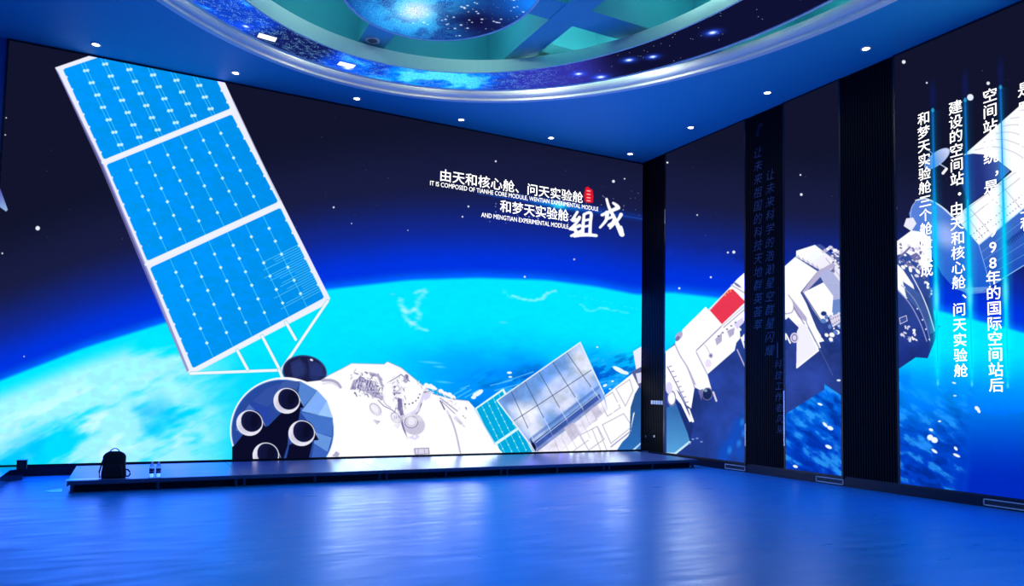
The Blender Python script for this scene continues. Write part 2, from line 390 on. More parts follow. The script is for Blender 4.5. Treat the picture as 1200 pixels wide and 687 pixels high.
def paint_engine_end():
    # dark round dish behind
    ell(357, 436, 26, 19.5, 8, (26, 30, 70)); poly([(340, 425), (352, 419), (356, 436), (344, 446)], (44, 54, 112), .6); poly([(360, 420), (378, 428), (382, 442), (364, 440)], (52, 62, 126), .5); ell(350, 433, 9, 10, 0, (44, 58, 120), .7, soft=3); ell(370, 437, 8, 11, 0, (40, 60, 130), .6, soft=3)
    ell(357, 436, 26, 19, 8, (60, 84, 150), 1, ring=.9); ell(365, 422, 2, 1.2, 20, (230, 240, 255))
def paint_white_body():
    W_ = (255, 255, 255); G1 = (176, 172, 205); G2 = (120, 116, 165); G3 = (222, 218, 236)
    body = [(376, 446), (385, 440), (401, 432), (412, 426), (450, 427), (454, 424), (470, 431), (497, 453), (508, 462), (530, 468), (549, 470), (556, 478), (566, 497), (577, 520), (590, 533), (590, 545), (345, 545), (340, 450)]
    poly(body, W_); pline(body[:11], 1.0, (150, 160, 210), .6)
    # hose beside the dish
    pline(curve_pts([(378, 446), (388, 446), (395, 449), (399, 454)]), 3.2, G1); pline(curve_pts([(378, 450), (388, 449), (396, 453)]), 1.5, G3)
    # exposed machinery
    for pts, c in (([(410, 457), (414, 446), (424, 442), (431, 446), (440, 447), (445, 464), (447, 468), (438, 466), (430, 460), (420, 457)], G1),
                   ([(416, 446), (422, 444), (420, 456), (412, 456)], G2), ([(428, 447), (436, 446), (438, 458), (430, 458)], G2),
                   ([(421, 444), (427, 447), (424, 457), (419, 456)], G2), ([(432, 436), (441, 438), (443, 442), (434, 441)], G1)): poly(pts, c)
    for i in range(9):
        x = 414+i*3.2; line((x, 457-i*.1), (x+3, 445+i*.3), .8, W_ if i % 2 else G3)
    for i in range(26):
        x, y = 410+rng.uniform(0, 40), 436+rng.uniform(0, 30)
        if 433 < y < 468: ell(x, y, rng.uniform(.6, 1.8), rng.uniform(.5, 1.2), rng.uniform(0, 90), [G1, G2, W_][i % 3])
    pline(curve_pts([(443, 440), (447, 450), (449, 458), (447, 468), (444, 462)]), 3.0, G1)
    ell(450, 456, 2.6, 3.4, 0, G2, ring=1)
    pline(curve_pts([(443, 469), (450, 476), (458, 480), (464, 484)]), .8, G2)
    pline(curve_pts([(454, 449), (464, 443), (470, 439)]), .8, G2)
    ell(460, 460, 12, 13, 0, (250, 248, 254)); pline(curve_pts([(448, 466), (452, 474), (458, 478)]), .8, G1)
    for p in ((440, 480, 8.5, 5.5, 48), (464, 490, 7.5, 5, 50)):
        ell(*p, G3); ell(p[0]-1, p[1]-1, p[2]*.7, p[3]*.6, p[4], (246, 243, 250)); ell(*p, G1, 1, ring=.7)
    poly([(437, 492), (446, 494), (442, 498)], G1); poly([(462, 498), (470, 497), (466, 503)], G3)
    ell(476, 444, 3, 5.2, 10, G1); ell(476, 442, 2.1, 3, 10, G2); line((470, 439), (480, 447), 1, G2)
    ell(465, 456, 3.6, 3.6, 0, G3); ell(465, 455, 2.4, 2.4, 0, W_); ell(465, 456, 3.8, 3.8, 0, G1, ring=.7); line((461, 461), (469, 461), 1.4, G2)
    poly([(466, 466), (471, 468), (472, 480), (474, 488), (470, 489), (466, 478)], G2)
    for k in range(12):
        t = math.radians(200-k*17); ell(477+16*math.cos(t)*.95, 459+15*math.sin(t) if True else 0, .9, .9, 0, G2 if k % 2 else (60, 60, 110))
    pline(curve_pts([(471, 489), (480, 486), (488, 481), (493, 472), (497, 462)]), 3.2, G3); pline(curve_pts([(472, 492), (482, 488), (490, 483), (494, 473)]), 1.2, G2)
    ell(484, 497, 13, 12, 0, G3); ell(486, 499, 12, 11, 0, (205, 200, 224)); ell(482, 495, 8, 7.2, 0, (236, 233, 245)); ell(482, 495, 8, 7.2, 0, G2, ring=.9); ell(482, 495, 5.6, 5, 0, G1, ring=.7)
    poly([(471, 491), (474, 502), (478, 515), (472, 503), (470, 496)], G2); poly([(478, 513), (487, 516), (492, 512), (488, 509)], G3); ell(486, 512, 1.2, 1.6, 0, W_)
    for i in range(90):
        x, y = 411+rng.uniform(0, 36), 436+rng.uniform(0, 30)
        if (x-411)*.5+436 > y+12 or y > 470-(450-x)*.25: continue
        a = rng.choice([1.1, -1.0, .35]); l = rng.uniform(1.5, 5); line((x, y), (x+l*math.cos(a), y+l*math.sin(a)), rng.uniform(.5, 1.4), [G1, G2, (250, 250, 255), G3, (92, 88, 140)][i % 5], .9)
    for i in range(50):
        x, y = 462+rng.uniform(0, 14), 440+rng.uniform(0, 50); line((x, y), (x+rng.uniform(-3, 3), y+rng.uniform(1, 5)), .7, [G1, G3, G2][i % 3], .8)
    for i in range(40):
        t = rng.random(); x, y = 486+t*50+rng.normal()*2, 446+t*30+rng.normal()*2.5; line((x, y), (x+rng.uniform(-3, 4), y+rng.uniform(-1, 4)), .8, [G1, G3, (250, 250, 255)][i % 3], .9)
    for i in range(24): ell(398+i*5, 470+rng.uniform(-1, 60), rng.uniform(4, 9), rng.uniform(2, 5), rng.uniform(0, 60), (250, 246, 252), .5, soft=2)
    # brackets and rails along the upper edge
    for x, y in ((500, 452), (505, 453), (508, 455), (517, 459), (522, 462), (527, 463), (531, 466)):
        ell(x, y, 3.4, 2.6, 35, W_); ell(x+.5, y+1.6, 2.2, 1.2, 35, G1)
    line((497, 453), (511, 456), 2.5, W_); line((515, 458), (530, 466), 2.5, W_); line((497, 460), (505, 459), 1.5, G2)
    poly([(494, 462), (506, 458), (504, 466), (498, 470)], G3)
    line((516, 467), (536, 482), 1.4, G1); line((518, 471), (533, 485), .7, G2); line((516, 470), (521, 480), 1.6, G2)
    pline(curve_pts([(524, 482), (530, 495), (535, 510), (539, 530)]), 2.2, G3); pline(curve_pts([(527, 487), (533, 503), (540, 532)]), 1.0, G1)
    line((546, 478), (551, 488), 1.6, G2); line((550, 487), (559, 503), 1.2, G1); line((534, 490), (540, 496), 4, G3); line((537, 493), (566, 522), .6, G1)
    for k in range(7): ell(543+k*2.4, 488+k*2.3, .9, .6, 45, G2)
    # hatch label at the bottom
    poly([(484, 526), (503, 525), (504, 532), (485, 533)], G3); pline([(486, 526), (502, 525.5), (503, 532), (487, 533)], .7, G2, close=True)
    line((490, 527), (490, 532), 1, G1); line((497, 527), (498, 532), 1, G1)
    # shade at the rim
    poly([(389, 535), (394, 529), (398, 532), (396, 536)], G1)
def paint_engine_face():
    cx, cy, rx, ry, ro = 331, 505, 60, 60, 0
    ell(cx+2.5, cy-1, 62.5, 61.8, 0, (252, 252, 255)); ell(cx, cy-.2, 61.6, 61.6, 0, (252, 252, 255))
    base = [(36, 66, 140)]
    ell(cx, cy, rx, ry, ro, (40, 74, 158)); ell(cx, cy, rx, ry, ro, (96, 148, 226), 1, ring=.8)
    c0 = (338, 486)
    fac = [([(330, 449), (334, 447), (352, 447), (345, 462), (324, 458)], (62, 92, 168)), ([(296, 470), (312, 456), (328, 449), (322, 470), (312, 478)], (52, 82, 165)),
           ([(352, 447), (372, 458), (353, 480), (348, 470)], (84, 134, 212)), ([(372, 458), (383, 470), (374, 487), (353, 482)], (130, 176, 238)),
           ([(383, 470), (390, 490), (372, 488)], (156, 200, 246)), ([(352, 483), (390, 490), (389, 512), (368, 506), (362, 496)], (70, 118, 205)),
           ([(368, 506), (389, 513), (384, 530), (368, 520)], (104, 152, 226)), ([(368, 520), (384, 530), (378, 545), (364, 545)], (58, 100, 190)),
           ([(276, 505), (282, 488), (292, 474), (300, 482), (286, 505)], (76, 110, 190)), ([(293, 470), (316, 478), (318, 492), (308, 500)], (40, 70, 168)),
           ([(334, 545), (342, 520), (350, 530), (340, 545)], (110, 150, 220))]
    for pts, c in fac: poly(pts, c)
    # long shadows thrown by the nozzles
    D1 = (10, 12, 42)
    poly([(272, 526), (286, 508), (300, 508), (314, 500), (332, 482), (352, 478), (350, 492), (338, 505), (337, 522), (330, 545), (272, 545)], D1)
    poly([(339, 522), (366, 506), (366, 520), (360, 545), (334, 545)], D1)
    poly([(272, 524), (300, 505), (318, 498), (312, 520), (300, 530), (272, 545)], D1)
    for x, y in ((336, 470), (292.5, 496), (353.5, 508), (311.5, 534)):
        poly([(x+10, y-10), (x+13, y-8), (x+18, y+3), (x+14, y+7), (x+8, y+8)], (220, 222, 240))
        poly([(x+13, y-6), (x+20, y+8), (x+11, y+9)], D1)
        ell(x, y, 15.5, 15, 0, (232, 230, 246)); ell(x-6, y+5, 7, 7, 0, (190, 188, 218), .6, soft=4); ell(x+2.6, y-2.2, 12.6, 12.6, -30, (14, 18, 52)); ell(x+1, y-3.5, 11, 11, 0, (22, 26, 66))
        ell(x+4, y-2, 10.4, 11.6, 12, (16, 20, 58)); ell(x+6, y-3, 5, 9, 12, (10, 12, 38), .8, soft=2)
        ell(x, y, 15.5, 15, 0, (240, 240, 250), 1, ring=1.0)
def paint_small_arrays():
    # small cyan array
    q = ((557, 479), (589, 456.5), (633, 532), (592, 540)); poly([(556, 479), (590, 455), (640, 545), (585, 545), (566, 500)], (225, 250, 255))
    poly([(558.5, 479.5), (589, 458.5), (608, 500), (580, 519), (568, 499)], (0, 172, 226)); poly([(583, 521), (609, 503), (632, 545), (592, 545)], (0, 172, 226))
    for k in range(1, 5):
        a = (558+k*6.6, 480-k*4.6); b = (a[0]+32, a[1]+66); line(a, b, .6, (140, 235, 250))
        for t in np.linspace(.08, 1, 9): ell(a[0]+32*t, a[1]+66*t, .8, .8, 0, (200, 250, 255))
    poly([(548, 470), (556, 478), (578, 519), (592, 534), (592, 545), (540, 545)], (255, 255, 255))
    line((556, 479), (580, 521), 1, (180, 220, 250))
    # white module towards the column
    wm = [(600, 545), (640, 520), (706, 466), (741, 438), (748, 444), (755, 470), (760, 545)]
    poly(wm, (255, 255, 255))
    poly([(739, 478), (744, 462), (757, 440), (757, 545), (712, 545), (738, 505)], (40, 86, 150), grad=((44, 112, 190), (740, 470), (740, 530)))
    poly([(739, 505), (742, 485), (744, 483), (741, 497)], (252, 250, 255))
    poly([(716, 531), (716, 522), (740, 504), (736, 512)], (252, 250, 255)); line((716, 524), (740, 505), 1, (120, 130, 180))
    poly([(738, 530), (752, 518), (752, 520), (742, 530)], (190, 225, 255))
    poly([(742, 412), (752, 406), (757, 430), (746, 436)], (240, 238, 248)); poly([(740, 436), (756, 428), (756, 460), (748, 452)], (90, 95, 150)); poly([(745, 438), (754, 436), (754, 448), (748, 450)], (225, 225, 242))
    G = (150, 150, 185)
    for quad in ([(722, 456), (738, 445), (742, 458), (733, 476)], [(702, 470), (718, 460), (727, 478), (712, 488)], [(706, 498), (731, 485), (741, 500), (716, 520)], [(680, 510), (700, 500), (708, 515), (690, 528)]):
        pline(quad, .8, G, .8, close=True)
    for a, b in (((640, 520), (706, 480)), ((655, 520), (700, 492)), ((700, 500), (712, 530)), ((694, 503), (706, 533)), ((650, 545), (690, 516)), ((600, 540), (700, 490))): line(a, b, .7, G, .8)
    poly([(715, 480), (719, 474), (728, 470), (718, 485)], (255, 255, 255))
    # mirror-like array
    q = [(582.5, 469.5), (680, 401.5), (708, 462), (712, 480), (640, 545), (628, 533)]
    poly(q, (112, 156, 222), grad=((128, 170, 232), (600, 460), (700, 440)))
    bi0, bi1, bj0, bj1 = region(570, 390, 725, 560); keep = cv[bj0:bj1, bi0:bi1].copy(); msk = pmask(q, bi0, bi1, bj0, bj1)[..., None]
    for x, y, rx, ry, ro, c, a in ((618, 488, 17, 14, -30, (246, 246, 255), .95), (604, 478, 9, 7, -20, (225, 235, 255), .8), (655, 462, 30, 12, -36, (222, 230, 252), .9), (650, 452, 20, 9, -40, (200, 215, 250), .8), (683, 425, 13, 22, -22, (240, 244, 255), .9), (640, 440, 26, 8, -38, (90, 150, 230), .5),
                                   (688, 450, 8, 10, 0, (190, 205, 245), .6), (664, 474, 14, 7, -35, (240, 238, 252), .8), (627, 505, 12, 10, -35, (240, 240, 255), .8), (600, 466, 7, 9, 0, (90, 120, 190), .4)):
        ell(x, y, rx, ry, ro, c, a, soft=min(rx, ry)*.7)
    poly([(622, 521), (660, 492), (702, 460), (706, 470), (665, 500), (630, 530)], (44, 74, 158), .8); 
    for k in range(5): line((619+k, 518-k*1.2), (700+k*.5, 456-k*.8), 3, (60, 100, 190), .16)
    poly([(629, 530), (665, 503), (708, 468), (712, 480), (690, 500), (640, 545), (632, 540)], (240, 236, 250)); 
    for k in range(4): line((628, 527+k), (705, 467+k*.8), 2, (190, 190, 230), .3)
    poly([(661, 502), (672, 495), (690, 520), (684, 532), (676, 528)], (205, 200, 228), .8); poly([(692, 480), (700, 474), (714, 500), (706, 506)], (205, 200, 228), .8)
    nz = vnoise(bj1-bj0, bi1-bi0, 22, 5, 31)[..., None]; reg = cv[bj0:bj1, bi0:bi1]; reg[:] = np.clip(reg*(.86+.28*nz), 0, 1)
    cv[bj0:bj1, bi0:bi1] = reg*msk+keep*(1-msk)
    L_ = (60, 72, 120)
    for a, b in (((600, 495), (693, 434)), ((628, 519), (702, 461)), ((614, 508), (697, 447))):
        if a[0] == 614: continue
        line(a, b, .8, L_ if a[0] == 600 else (235, 240, 255), .85)
    for k in range(1, 6):
        a = (582.5+97.5*k/6, 469.5-68*k/6); b = (a[0]+24+3*k, a[1]+60-k); line(a, ((a[0]*.25+b[0]*.75), (a[1]*.25+b[1]*.75)), .8, L_, .8); line(((a[0]*.25+b[0]*.75), (a[1]*.25+b[1]*.75)), b, .8, (235, 240, 255), .8)
        line(b, (b[0]+8, b[1]+18), .6, (170, 170, 205), .7)
    for k in range(5): line((650+k*8, 519-k*6), (660+k*8, 538-k*6), .6, (190, 185, 215), .8)
    pline([(582.5, 469.5), (680, 401.5), (708, 462)], 1.4, (235, 245, 255)); pline([(582.5, 469.5), (628, 530), (632, 538)], 1.6, (240, 246, 255))
    poly([(621, 514), (628, 523), (628, 530), (624, 524)], (16, 22, 60))
    for p in ((726, 434, 9, 2.6, 28), (733, 437, 4, 2, 20), (597, 437, 3, 1.4, 0), (598, 442, 2.3, 1, 0), (709, 452, 2.6, 1.5, -30), (718, 447, 1.5, 1, 0), (700, 407, 1.2, .9, 0), (560, 461, 7, 3, -30), (555, 466, 3, 2, 0), (715, 456, 1.5, .8, 0)): ell(*p, (235, 250, 255))
    for a, b in (((531, 463), (546, 455)), ((536, 466), (552, 457)), ((540, 456), (550, 452)), ((545, 466), (560, 458)), ((575, 452), (600, 446)), ((580, 458), (610, 450)), ((590, 448), (625, 436))): line(a, b, 1.4, (90, 200, 255), .7)

def paint_right_module():
    W_ = (255, 255, 255); N1 = (38, 60, 142); N2 = (60, 82, 160); G1 = (182, 176, 212); G2 = (112, 112, 168); LG = (222, 216, 238)
    # connection behind the corner column
    poly([(766, 545), (766, 430), (782, 411), (880, 318), (880, 545)], N1, grad=((34, 66, 156), (790, 470), (870, 540)))
    for x, y, r in ((862, 512, 10), (866, 497, 8), (872, 505, 7), (850, 530, 12), (868, 530, 9), (856, 520, 6), (873, 485, 5), (846, 543, 8)): ell(x, y, r*.7, r, 0, (10, 84, 214), .6, soft=r*.6)
    for x, y in ((870, 495), (872, 508), (855, 528), (866, 520)): ell(x, y, 2.5, 4, 10, (40, 140, 245), .7, soft=2)
    poly([(781, 478), (797, 470), (809, 518), (791, 533), (781, 533)], (52, 110, 180), grad=((86, 164, 222), (795, 480), (790, 530)))
    pline([(808.5, 518), (791, 532), (781, 532)], 2.6, (200, 235, 255)); line((797, 472), (809, 517), 1.5, (28, 44, 110))
    poly([(790, 468), (800, 475), (812, 500), (809, 516)], (30, 50, 122))
    for x, y in ((812, 515), (817, 514), (822, 518), (808, 520)): ell(x, y, 1.6, .9, 0, (130, 150, 215))
    # white hull
    poly([(780, 412), (791, 404), (792, 397), (799, 391), (799.5, 386.5), (827, 359.5), (830, 363), (857, 335), (864, 327), (880, 313), (880, 420), (874, 405), (868, 396), (863, 402), (861, 411), (829, 439), (834, 457), (823, 459), (814, 454), (810, 479), (803, 474), (796, 460), (788, 452), (780, 440)], W_)
    poly([(780, 440), (790, 452), (800, 470), (811, 494), (808, 495), (798, 474), (786, 460), (780, 455)], W_)
    ell(787, 467, 5, 9, 0, W_); ell(787, 467, 5, 9, 0, G2, 1, ring=.9); ell(784, 455, 4, 7, 0, LG)
    poly([(866, 380), (880, 372), (880, 430), (872, 412), (868, 398)], N1)
    for p in ((866, 386, 3, 2), (872, 396, 2.4, 5), (874, 404, 2, 3)): ell(*p, 20, W_)
    line((864, 410), (874, 432), 1.6, G1); line((869, 396), (873, 408), 2.2, W_)
    ell(829, 462, 6.2, 7.5, 10, (24, 40, 86)); ell(829, 462, 6.2, 7.5, 10, G2, 1, ring=.9); ell(827, 458, 2, 1.6, 0, (120, 150, 170))
    poly([(822, 470), (818, 458), (824, 456)], G2); line((836, 460), (839.5, 470), 2.2, LG)
    line((807, 480), (812, 494), 2.6, W_)
    ell(795.5, 394, 3.4, 6, 35, G1); ell(794, 397, 2.2, 3.4, 35, G2)
    pline(curve_pts([(791, 404), (797, 417), (805, 430), (812, 448), (814, 455)]), 1.3, G1); pline([(816, 413), (829, 439)], 1.2, G1)
    poly([(805, 428), (809, 436), (816, 452), (813, 450)], G1)
    pline(curve_pts([(782, 430), (790, 445), (802, 470), (808, 486)]), 1.0, G2)
    for k in range(8): line((784+k*2.8, 430+k*6), (787+k*2.8, 429+k*6), .8, G2)
    line((816, 411), (846, 382), .9, G2); line((846, 382), (876, 356), 1.6, LG); line((848, 384), (876, 360), .7, G2)
    poly([(838, 398), (846, 390), (846, 400), (840, 405)], G1); poly([(852, 388), (861, 384), (860, 392), (855, 396)], G1); poly([(860, 380), (870, 372), (872, 378), (864, 386)], LG)
    line((826, 404), (833, 416), .6, G1); ell(833, 417, 2.4, 2.8, 0, G1); ell(833, 417, 1.2, 1.4, 0, G2); ell(830, 426, 3.6, 4.6, 0, (240, 226, 244))
    for k in range(5): ell(842+k*5, 394-k*4, 1.2, .9, 0, G2)
    # flag
    poly([(832, 364), (854, 340), (859, 339), (873.5, 354), (846, 380)], (236, 56, 84)); 
    for x, y in ((853, 343), (850, 346), (847, 347), (844, 350), (856, 341.5)): ell(x, y, 1.1, .7, -40, (255, 190, 60))
    line((831, 364), (854, 339), 1.2, LG); ell(864, 334, 5, 1.3, 35, G2); line((857, 334), (877, 346), 1.2, G1)
    # ---- screen between the two dark panels
    poly([(915, 316), (932, 301), (933, 294), (954, 287.5), (961, 286), (967, 290), (975, 298), (981, 296), (987, 292), (995, 300), (995, 470), (966, 450), (966, 457), (940, 473), (918, 487), (912, 400)], N2, grad=((42, 66, 152), (940, 330), (940, 430)))
    poly([(915, 316), (932, 301), (958, 318), (938, 343), (945, 356), (957, 385), (966, 400), (958, 402), (945, 388), (930, 368), (915, 350)], W_)
    poly([(933, 294), (955, 287), (976, 303), (990, 318), (990, 352), (975, 335), (960, 316), (933, 301)], W_, grad=((226, 222, 242), (940, 290), (988, 345)))
    poly([(940, 342), (958, 318), (976, 308), (980, 311), (964, 322), (942, 345)], G1)
    poly([(960, 322), (972, 314), (988, 335), (988, 380), (975, 352), (965, 331)], (176, 182, 226))
    poly([(975, 352), (988, 350), (990, 395), (974, 372)], (110, 140, 205))
    poly([(973, 318), (978, 312), (978, 320)], G2); line((974, 300), (990, 320), 1.2, G1); line((968, 303), (989, 330), .8, G1)
    for k in range(6): line((935+k*5.5, 300+k*3), (938+k*5.5, 304+k*3), 1.2, G1)
    poly([(941, 343), (965, 331), (976.5, 347), (975, 369), (962, 377), (952, 362)], W_); line((941, 343), (963, 377), 1.2, G2)
    poly([(915, 342), (924, 348), (940, 365), (958, 395), (962, 408), (952, 410), (935, 388), (918, 372)], W_)
    poly([(928, 350), (945, 372), (946, 378), (936, 372), (930, 362)], G1)
    pline(curve_pts([(918, 368), (928, 366), (930, 356), (924, 346)]), 1.2, G1); pline([(930, 360), (955, 400)], .9, G2)
    poly([(934, 380), (945, 380), (959, 411), (933, 432)], (244, 242, 252)); line((945, 381), (959, 411), 1.8, W_); line((959, 411), (934, 431), 1.8, W_); line((947, 384), (960, 408), .7, G2)
    poly([(916, 380), (924, 372), (936, 384), (926, 406), (920, 412)], N1); ell(931, 396, 5, 6, 0, LG); ell(931, 396, 3.4, 4.4, 0, G2, ring=1); line((921, 392), (926, 402), 2, W_); line((918, 384), (921, 398), 1.8, W_)
    for i in range(34):
        x, y = 964+rng.uniform(0, 24), 366+rng.uniform(0, 36); s = rng.uniform(1.2, 3.4)
        ell(x, y, s, s*.8, rng.uniform(0, 90), [W_, N1, LG, (90, 130, 200), N1, W_][i % 6])
    poly([(972, 372), (985, 366), (987, 376), (976, 384)], LG)
    for i in range(5): ell(974+i*2.6, 374-i*1.1, .7, .7, 0, G2); ell(976+i*2.4, 380-i*1.5, .7, .7, 0, G2)
    poly([(964, 402), (990, 400), (990, 412), (972, 416)], (36, 60, 140))
    line((945, 378), (976, 440), 1, (90, 110, 180), .7)
    for i in range(10):
        x, y = 962+i*2.8, 290+abs(i-4)*1.8; ell(x, y, rng.uniform(1.6, 3), rng.uniform(1.2, 2.6), 0, [W_, LG, G1][i % 3])
    for i in range(26):
        x, y = 974+rng.uniform(0, 14), 294+rng.uniform(0, 22); ell(x, y, rng.uniform(.8, 2.2), rng.uniform(.6, 1.6), rng.uniform(0, 90), [W_, G2, LG][i % 3])
    for p in ((961, 474, 3.2, 1.3, 20), (973, 502, 3.8, 2.2, 25), (967, 498, 4, 1.6, 45), (971, 524, 4.2, 2, 25), (983, 446, 2.4, 1.2, 0), (932, 547, 3, 1.6, 20)): ell(*p, (235, 250, 255))
    # ---- end of the module on the far right screen
    poly([(1048, 285), (1068, 270), (1090, 278), (1092, 300), (1088, 322), (1092, 352), (1095, 373), (1100, 385), (1097, 395), (1087, 420), (1073, 419), (1048, 436)], (52, 80, 160), grad=((28, 48, 130), (1070, 330), (1070, 420)))
    poly([(1067, 258), (1065, 250), (1070, 240), (1078, 233), (1095, 236), (1110, 246), (1120, 256), (1134, 272), (1150, 288), (1160, 312), (1162, 334), (1150, 342), (1120, 340), (1104, 322), (1092, 300), (1088, 282), (1068, 272)], (92, 134, 226), .95, grad=((30, 100, 214), (1085, 250), (1140, 335)))
    ell(1108, 276, 17, 12, 35, (190, 205, 250), .7, soft=9); pline(curve_pts([(1073, 235), (1085, 233), (1100, 240), (1112, 250), (1124, 262)]), 1.6, (232, 240, 255)); pline(curve_pts([(1067, 258), (1068, 244), (1074, 235)]), .9, (160, 190, 250))
    poly([(1048, 285), (1068, 270), (1082, 272), (1091, 280), (1091, 306), (1086, 318), (1074, 304), (1062, 296), (1048, 300)], W_)
    poly([(1059, 265), (1062, 256), (1070, 255), (1074, 262), (1068, 271)], (236, 236, 250))
    for i in range(60):
        x, y = 1054+rng.uniform(0, 34), 284+rng.uniform(0, 40); s = rng.uniform(.7, 2.6)
        if y-284 > (x-1062)*.2-14: ell(x, y, s*1.3, s*.8, rng.uniform(20, 70), [G2, W_, LG, G1][i % 4])
    poly([(1066, 300), (1074, 296), (1080, 303), (1074, 309)], G2); line((1054, 302), (1066, 290), 2.2, G2)
    poly([(1048, 306), (1058, 316), (1070, 334), (1074, 348), (1062, 350), (1048, 336)], W_)
    poly([(1058, 330), (1078, 344), (1088, 360), (1096, 388), (1090, 392), (1078, 366), (1062, 348)], (66, 96, 170)); pline(curve_pts([(1068, 322), (1080, 345), (1088, 365), (1095, 388)]), 1.0, W_)
    pline(curve_pts([(1052, 340), (1066, 356), (1078, 378), (1086, 400)]), 1.2, (150, 160, 215)); pline(curve_pts([(1056, 334), (1072, 352), (1084, 378), (1090, 400)]), .8, (150, 160, 215))
    for i in range(26):
        x, y = 1056+rng.uniform(0, 20), 382+rng.uniform(0, 18); ell(x, y, rng.uniform(.9, 2.4), rng.uniform(.7, 2), rng.uniform(0, 90), [W_, LG, N1][i % 3])
    poly([(1054, 373), (1062, 370), (1063, 376), (1055, 380)], N2); pline([(1054, 373), (1062, 370), (1063, 376), (1055, 380)], .8, LG, close=True)
    for x, y in ((1060, 337), (1075, 362), (1081, 375), (1085, 386), (1089, 398)): ell(x, y, 1, 1, 0, (225, 235, 255))
    for i in range(30):
        t = i/29; x, y = 1074+18*t+rng.normal()*1.2, 300+46*t+rng.normal()*2; ell(x, y, rng.uniform(.7, 1.8), rng.uniform(.7, 1.8), 0, [W_, LG, G2][i % 3])
    pline([(1096, 380), (1101, 383)], 1.6, N2)
    # dish
    ell(1098, 186, 18, 7.4, -38, (70, 120, 220), .95, grad=(226, 232, 252)); ell(1098, 186, 18, 7.4, -38, (170, 200, 250), .8, ring=.7)
    line((1101, 192), (1109, 197), 1.3, (190, 205, 245)); line((1105, 203), (1109, 198), 3.4, (250, 250, 255)); line((1093, 180), (1089, 177), 1, (160, 180, 240))
    # large craft entering from the right
    poly([(1129, 182), (1140, 180), (1152, 181), (1167, 187), (1184, 200), (1160, 222), (1136, 240), (1126, 215)], (34, 52, 128), grad=((90, 120, 200), (1150, 205), (1185, 200)))
    poly([(1129, 182), (1163, 152), (1197, 122), (1260, 66), (1420, -80), (1660, -80), (1660, 200), (1260, 160), (1215, 186), (1186, 201), (1168, 187), (1152, 181), (1140, 180)], (255, 255, 255))
    for k in range(9):
        o = k*9.5; pline(curve_pts([(1142+o*1.1, 176-o*.98), (1165+o, 172-o*.9), (1187+o, 178-o*.8), (1203+o, 188-o*.7)]), .7, (190, 185, 210), .9)
    poly([(1119, 254), (1137, 240), (1157, 226), (1186, 201), (1215, 184), (1300, 140), (1660, 0), (1660, 20), (1300, 180), (1200, 244), (1147, 287), (1134, 272)], (255, 255, 255))
    for a, b in (((1128, 262), (1200, 205)), ((1120, 255), (1190, 202)), ((1157, 226), (1176, 246)), ((1171, 214), (1196, 244)), ((1137, 245), (1160, 272)), ((1130, 250), (1152, 279))): line(a, b, .6, (160, 155, 190), .9)
    for k in range(20): ell(1138+k*3.3, 274-k*2.6+2, .6, .6, 0, (90, 95, 160)); ell(1144+k*3.3, 280-k*2.6+1, .6, .6, 0, (90, 95, 160))
    poly([(1147, 287), (1200, 244), (1300, 180), (1660, 20), (1660, 80), (1300, 240), (1200, 311), (1172, 330), (1161, 336), (1158, 312)], (60, 106, 200), grad=((30, 80, 190), (1160, 290), (1190, 320)))
    for k in range(1, 5): line((1147+k*2.8, 287+k*9), (1200+k*2.8, 244+k*12), .6, (120, 170, 235), .8)
    line((1147, 287), (1200, 244), 1.3, (190, 225, 255)); line((1166, 332), (1200, 311), 1.1, (150, 200, 255)); line((1147, 287), (1161, 336), .8, (150, 190, 250))
    for k in range(14): line((1180+k*2.2, 284-k*1.7), (1183+k*2.2, 288-k*1.7), 1, (16, 40, 120), .8)
    line((1178, 286), (1210, 262), 5, (20, 50, 140), .5)
    poly([(1120, 338), (1162, 336), (1158, 343), (1135, 345)], (170, 205, 250), .5)
    # flecks of cloud
    for p in ((1090, 513, 3.6, 3.4, 20), (1095, 516, 4, 3.4, 20), (1091, 504, 2.6, 1.5, 20), (1095, 529, 4, 1.6, 35), (1121, 534, 4.6, 1.6, 25), (1120, 526, 1.6, 2.8, -40), (1145, 479, 3.4, 2.2, 40), (1147, 482, 2.6, 1.8, 60), (1118, 449, 2.4, 1, 15), (1101, 494, 1.8, 1, 0), (1119, 464, 2, .8, 0)): ell(*p, (240, 248, 255))
    # light beams with bright heads
    for xt, yt, xb, yb in ((1093, 129, 1099, 452), (1131, 117, 1139, 453), (1172.5, 102, 1181, 455), (1216, 84, 1226, 470)):
        n = 60
        for wd, al in ((22, .40), (10, .6), (5, 1.0)):
            for k in range(n):
                t = k/n; t2 = (k+1)/n; a = al*(.35+.65*sm(np.float32(t), .1, .6))*(1 if t < .85 else (1-t)/.15)
                p = (xt+(xb-xt)*t, yt+(yb-yt)*t); q2 = (xt+(xb-xt)*t2, yt+(yb-yt)*t2)
                line_seg(p, q2, wd, (0, min(255, 165+110*t), 255), min(a, .95))
        line((xt, yt+3), (xt+(xb-xt)*.4, yt+(yb-yt)*.4), 1.1, (20, 110, 250), .8); line((xt+(xb-xt)*.35, yt+(yb-yt)*.35), (xb, yb-20), 1.6, (0, 205, 255), .75)
        ell(xt, yt, 1.8, 2.6, 0, (40, 190, 230)); ell(xt+(xb-xt)*.68, yt+(yb-yt)*.68, 3.4, 14, 0, (140, 250, 255), .5, soft=3); ell(xb, yb-3, 1.2, 3, 0, (120, 240, 255), .6, soft=1)
        ell(xt, yt-16, 3.5, 16, 0, (16, 30, 110), .5, soft=3)
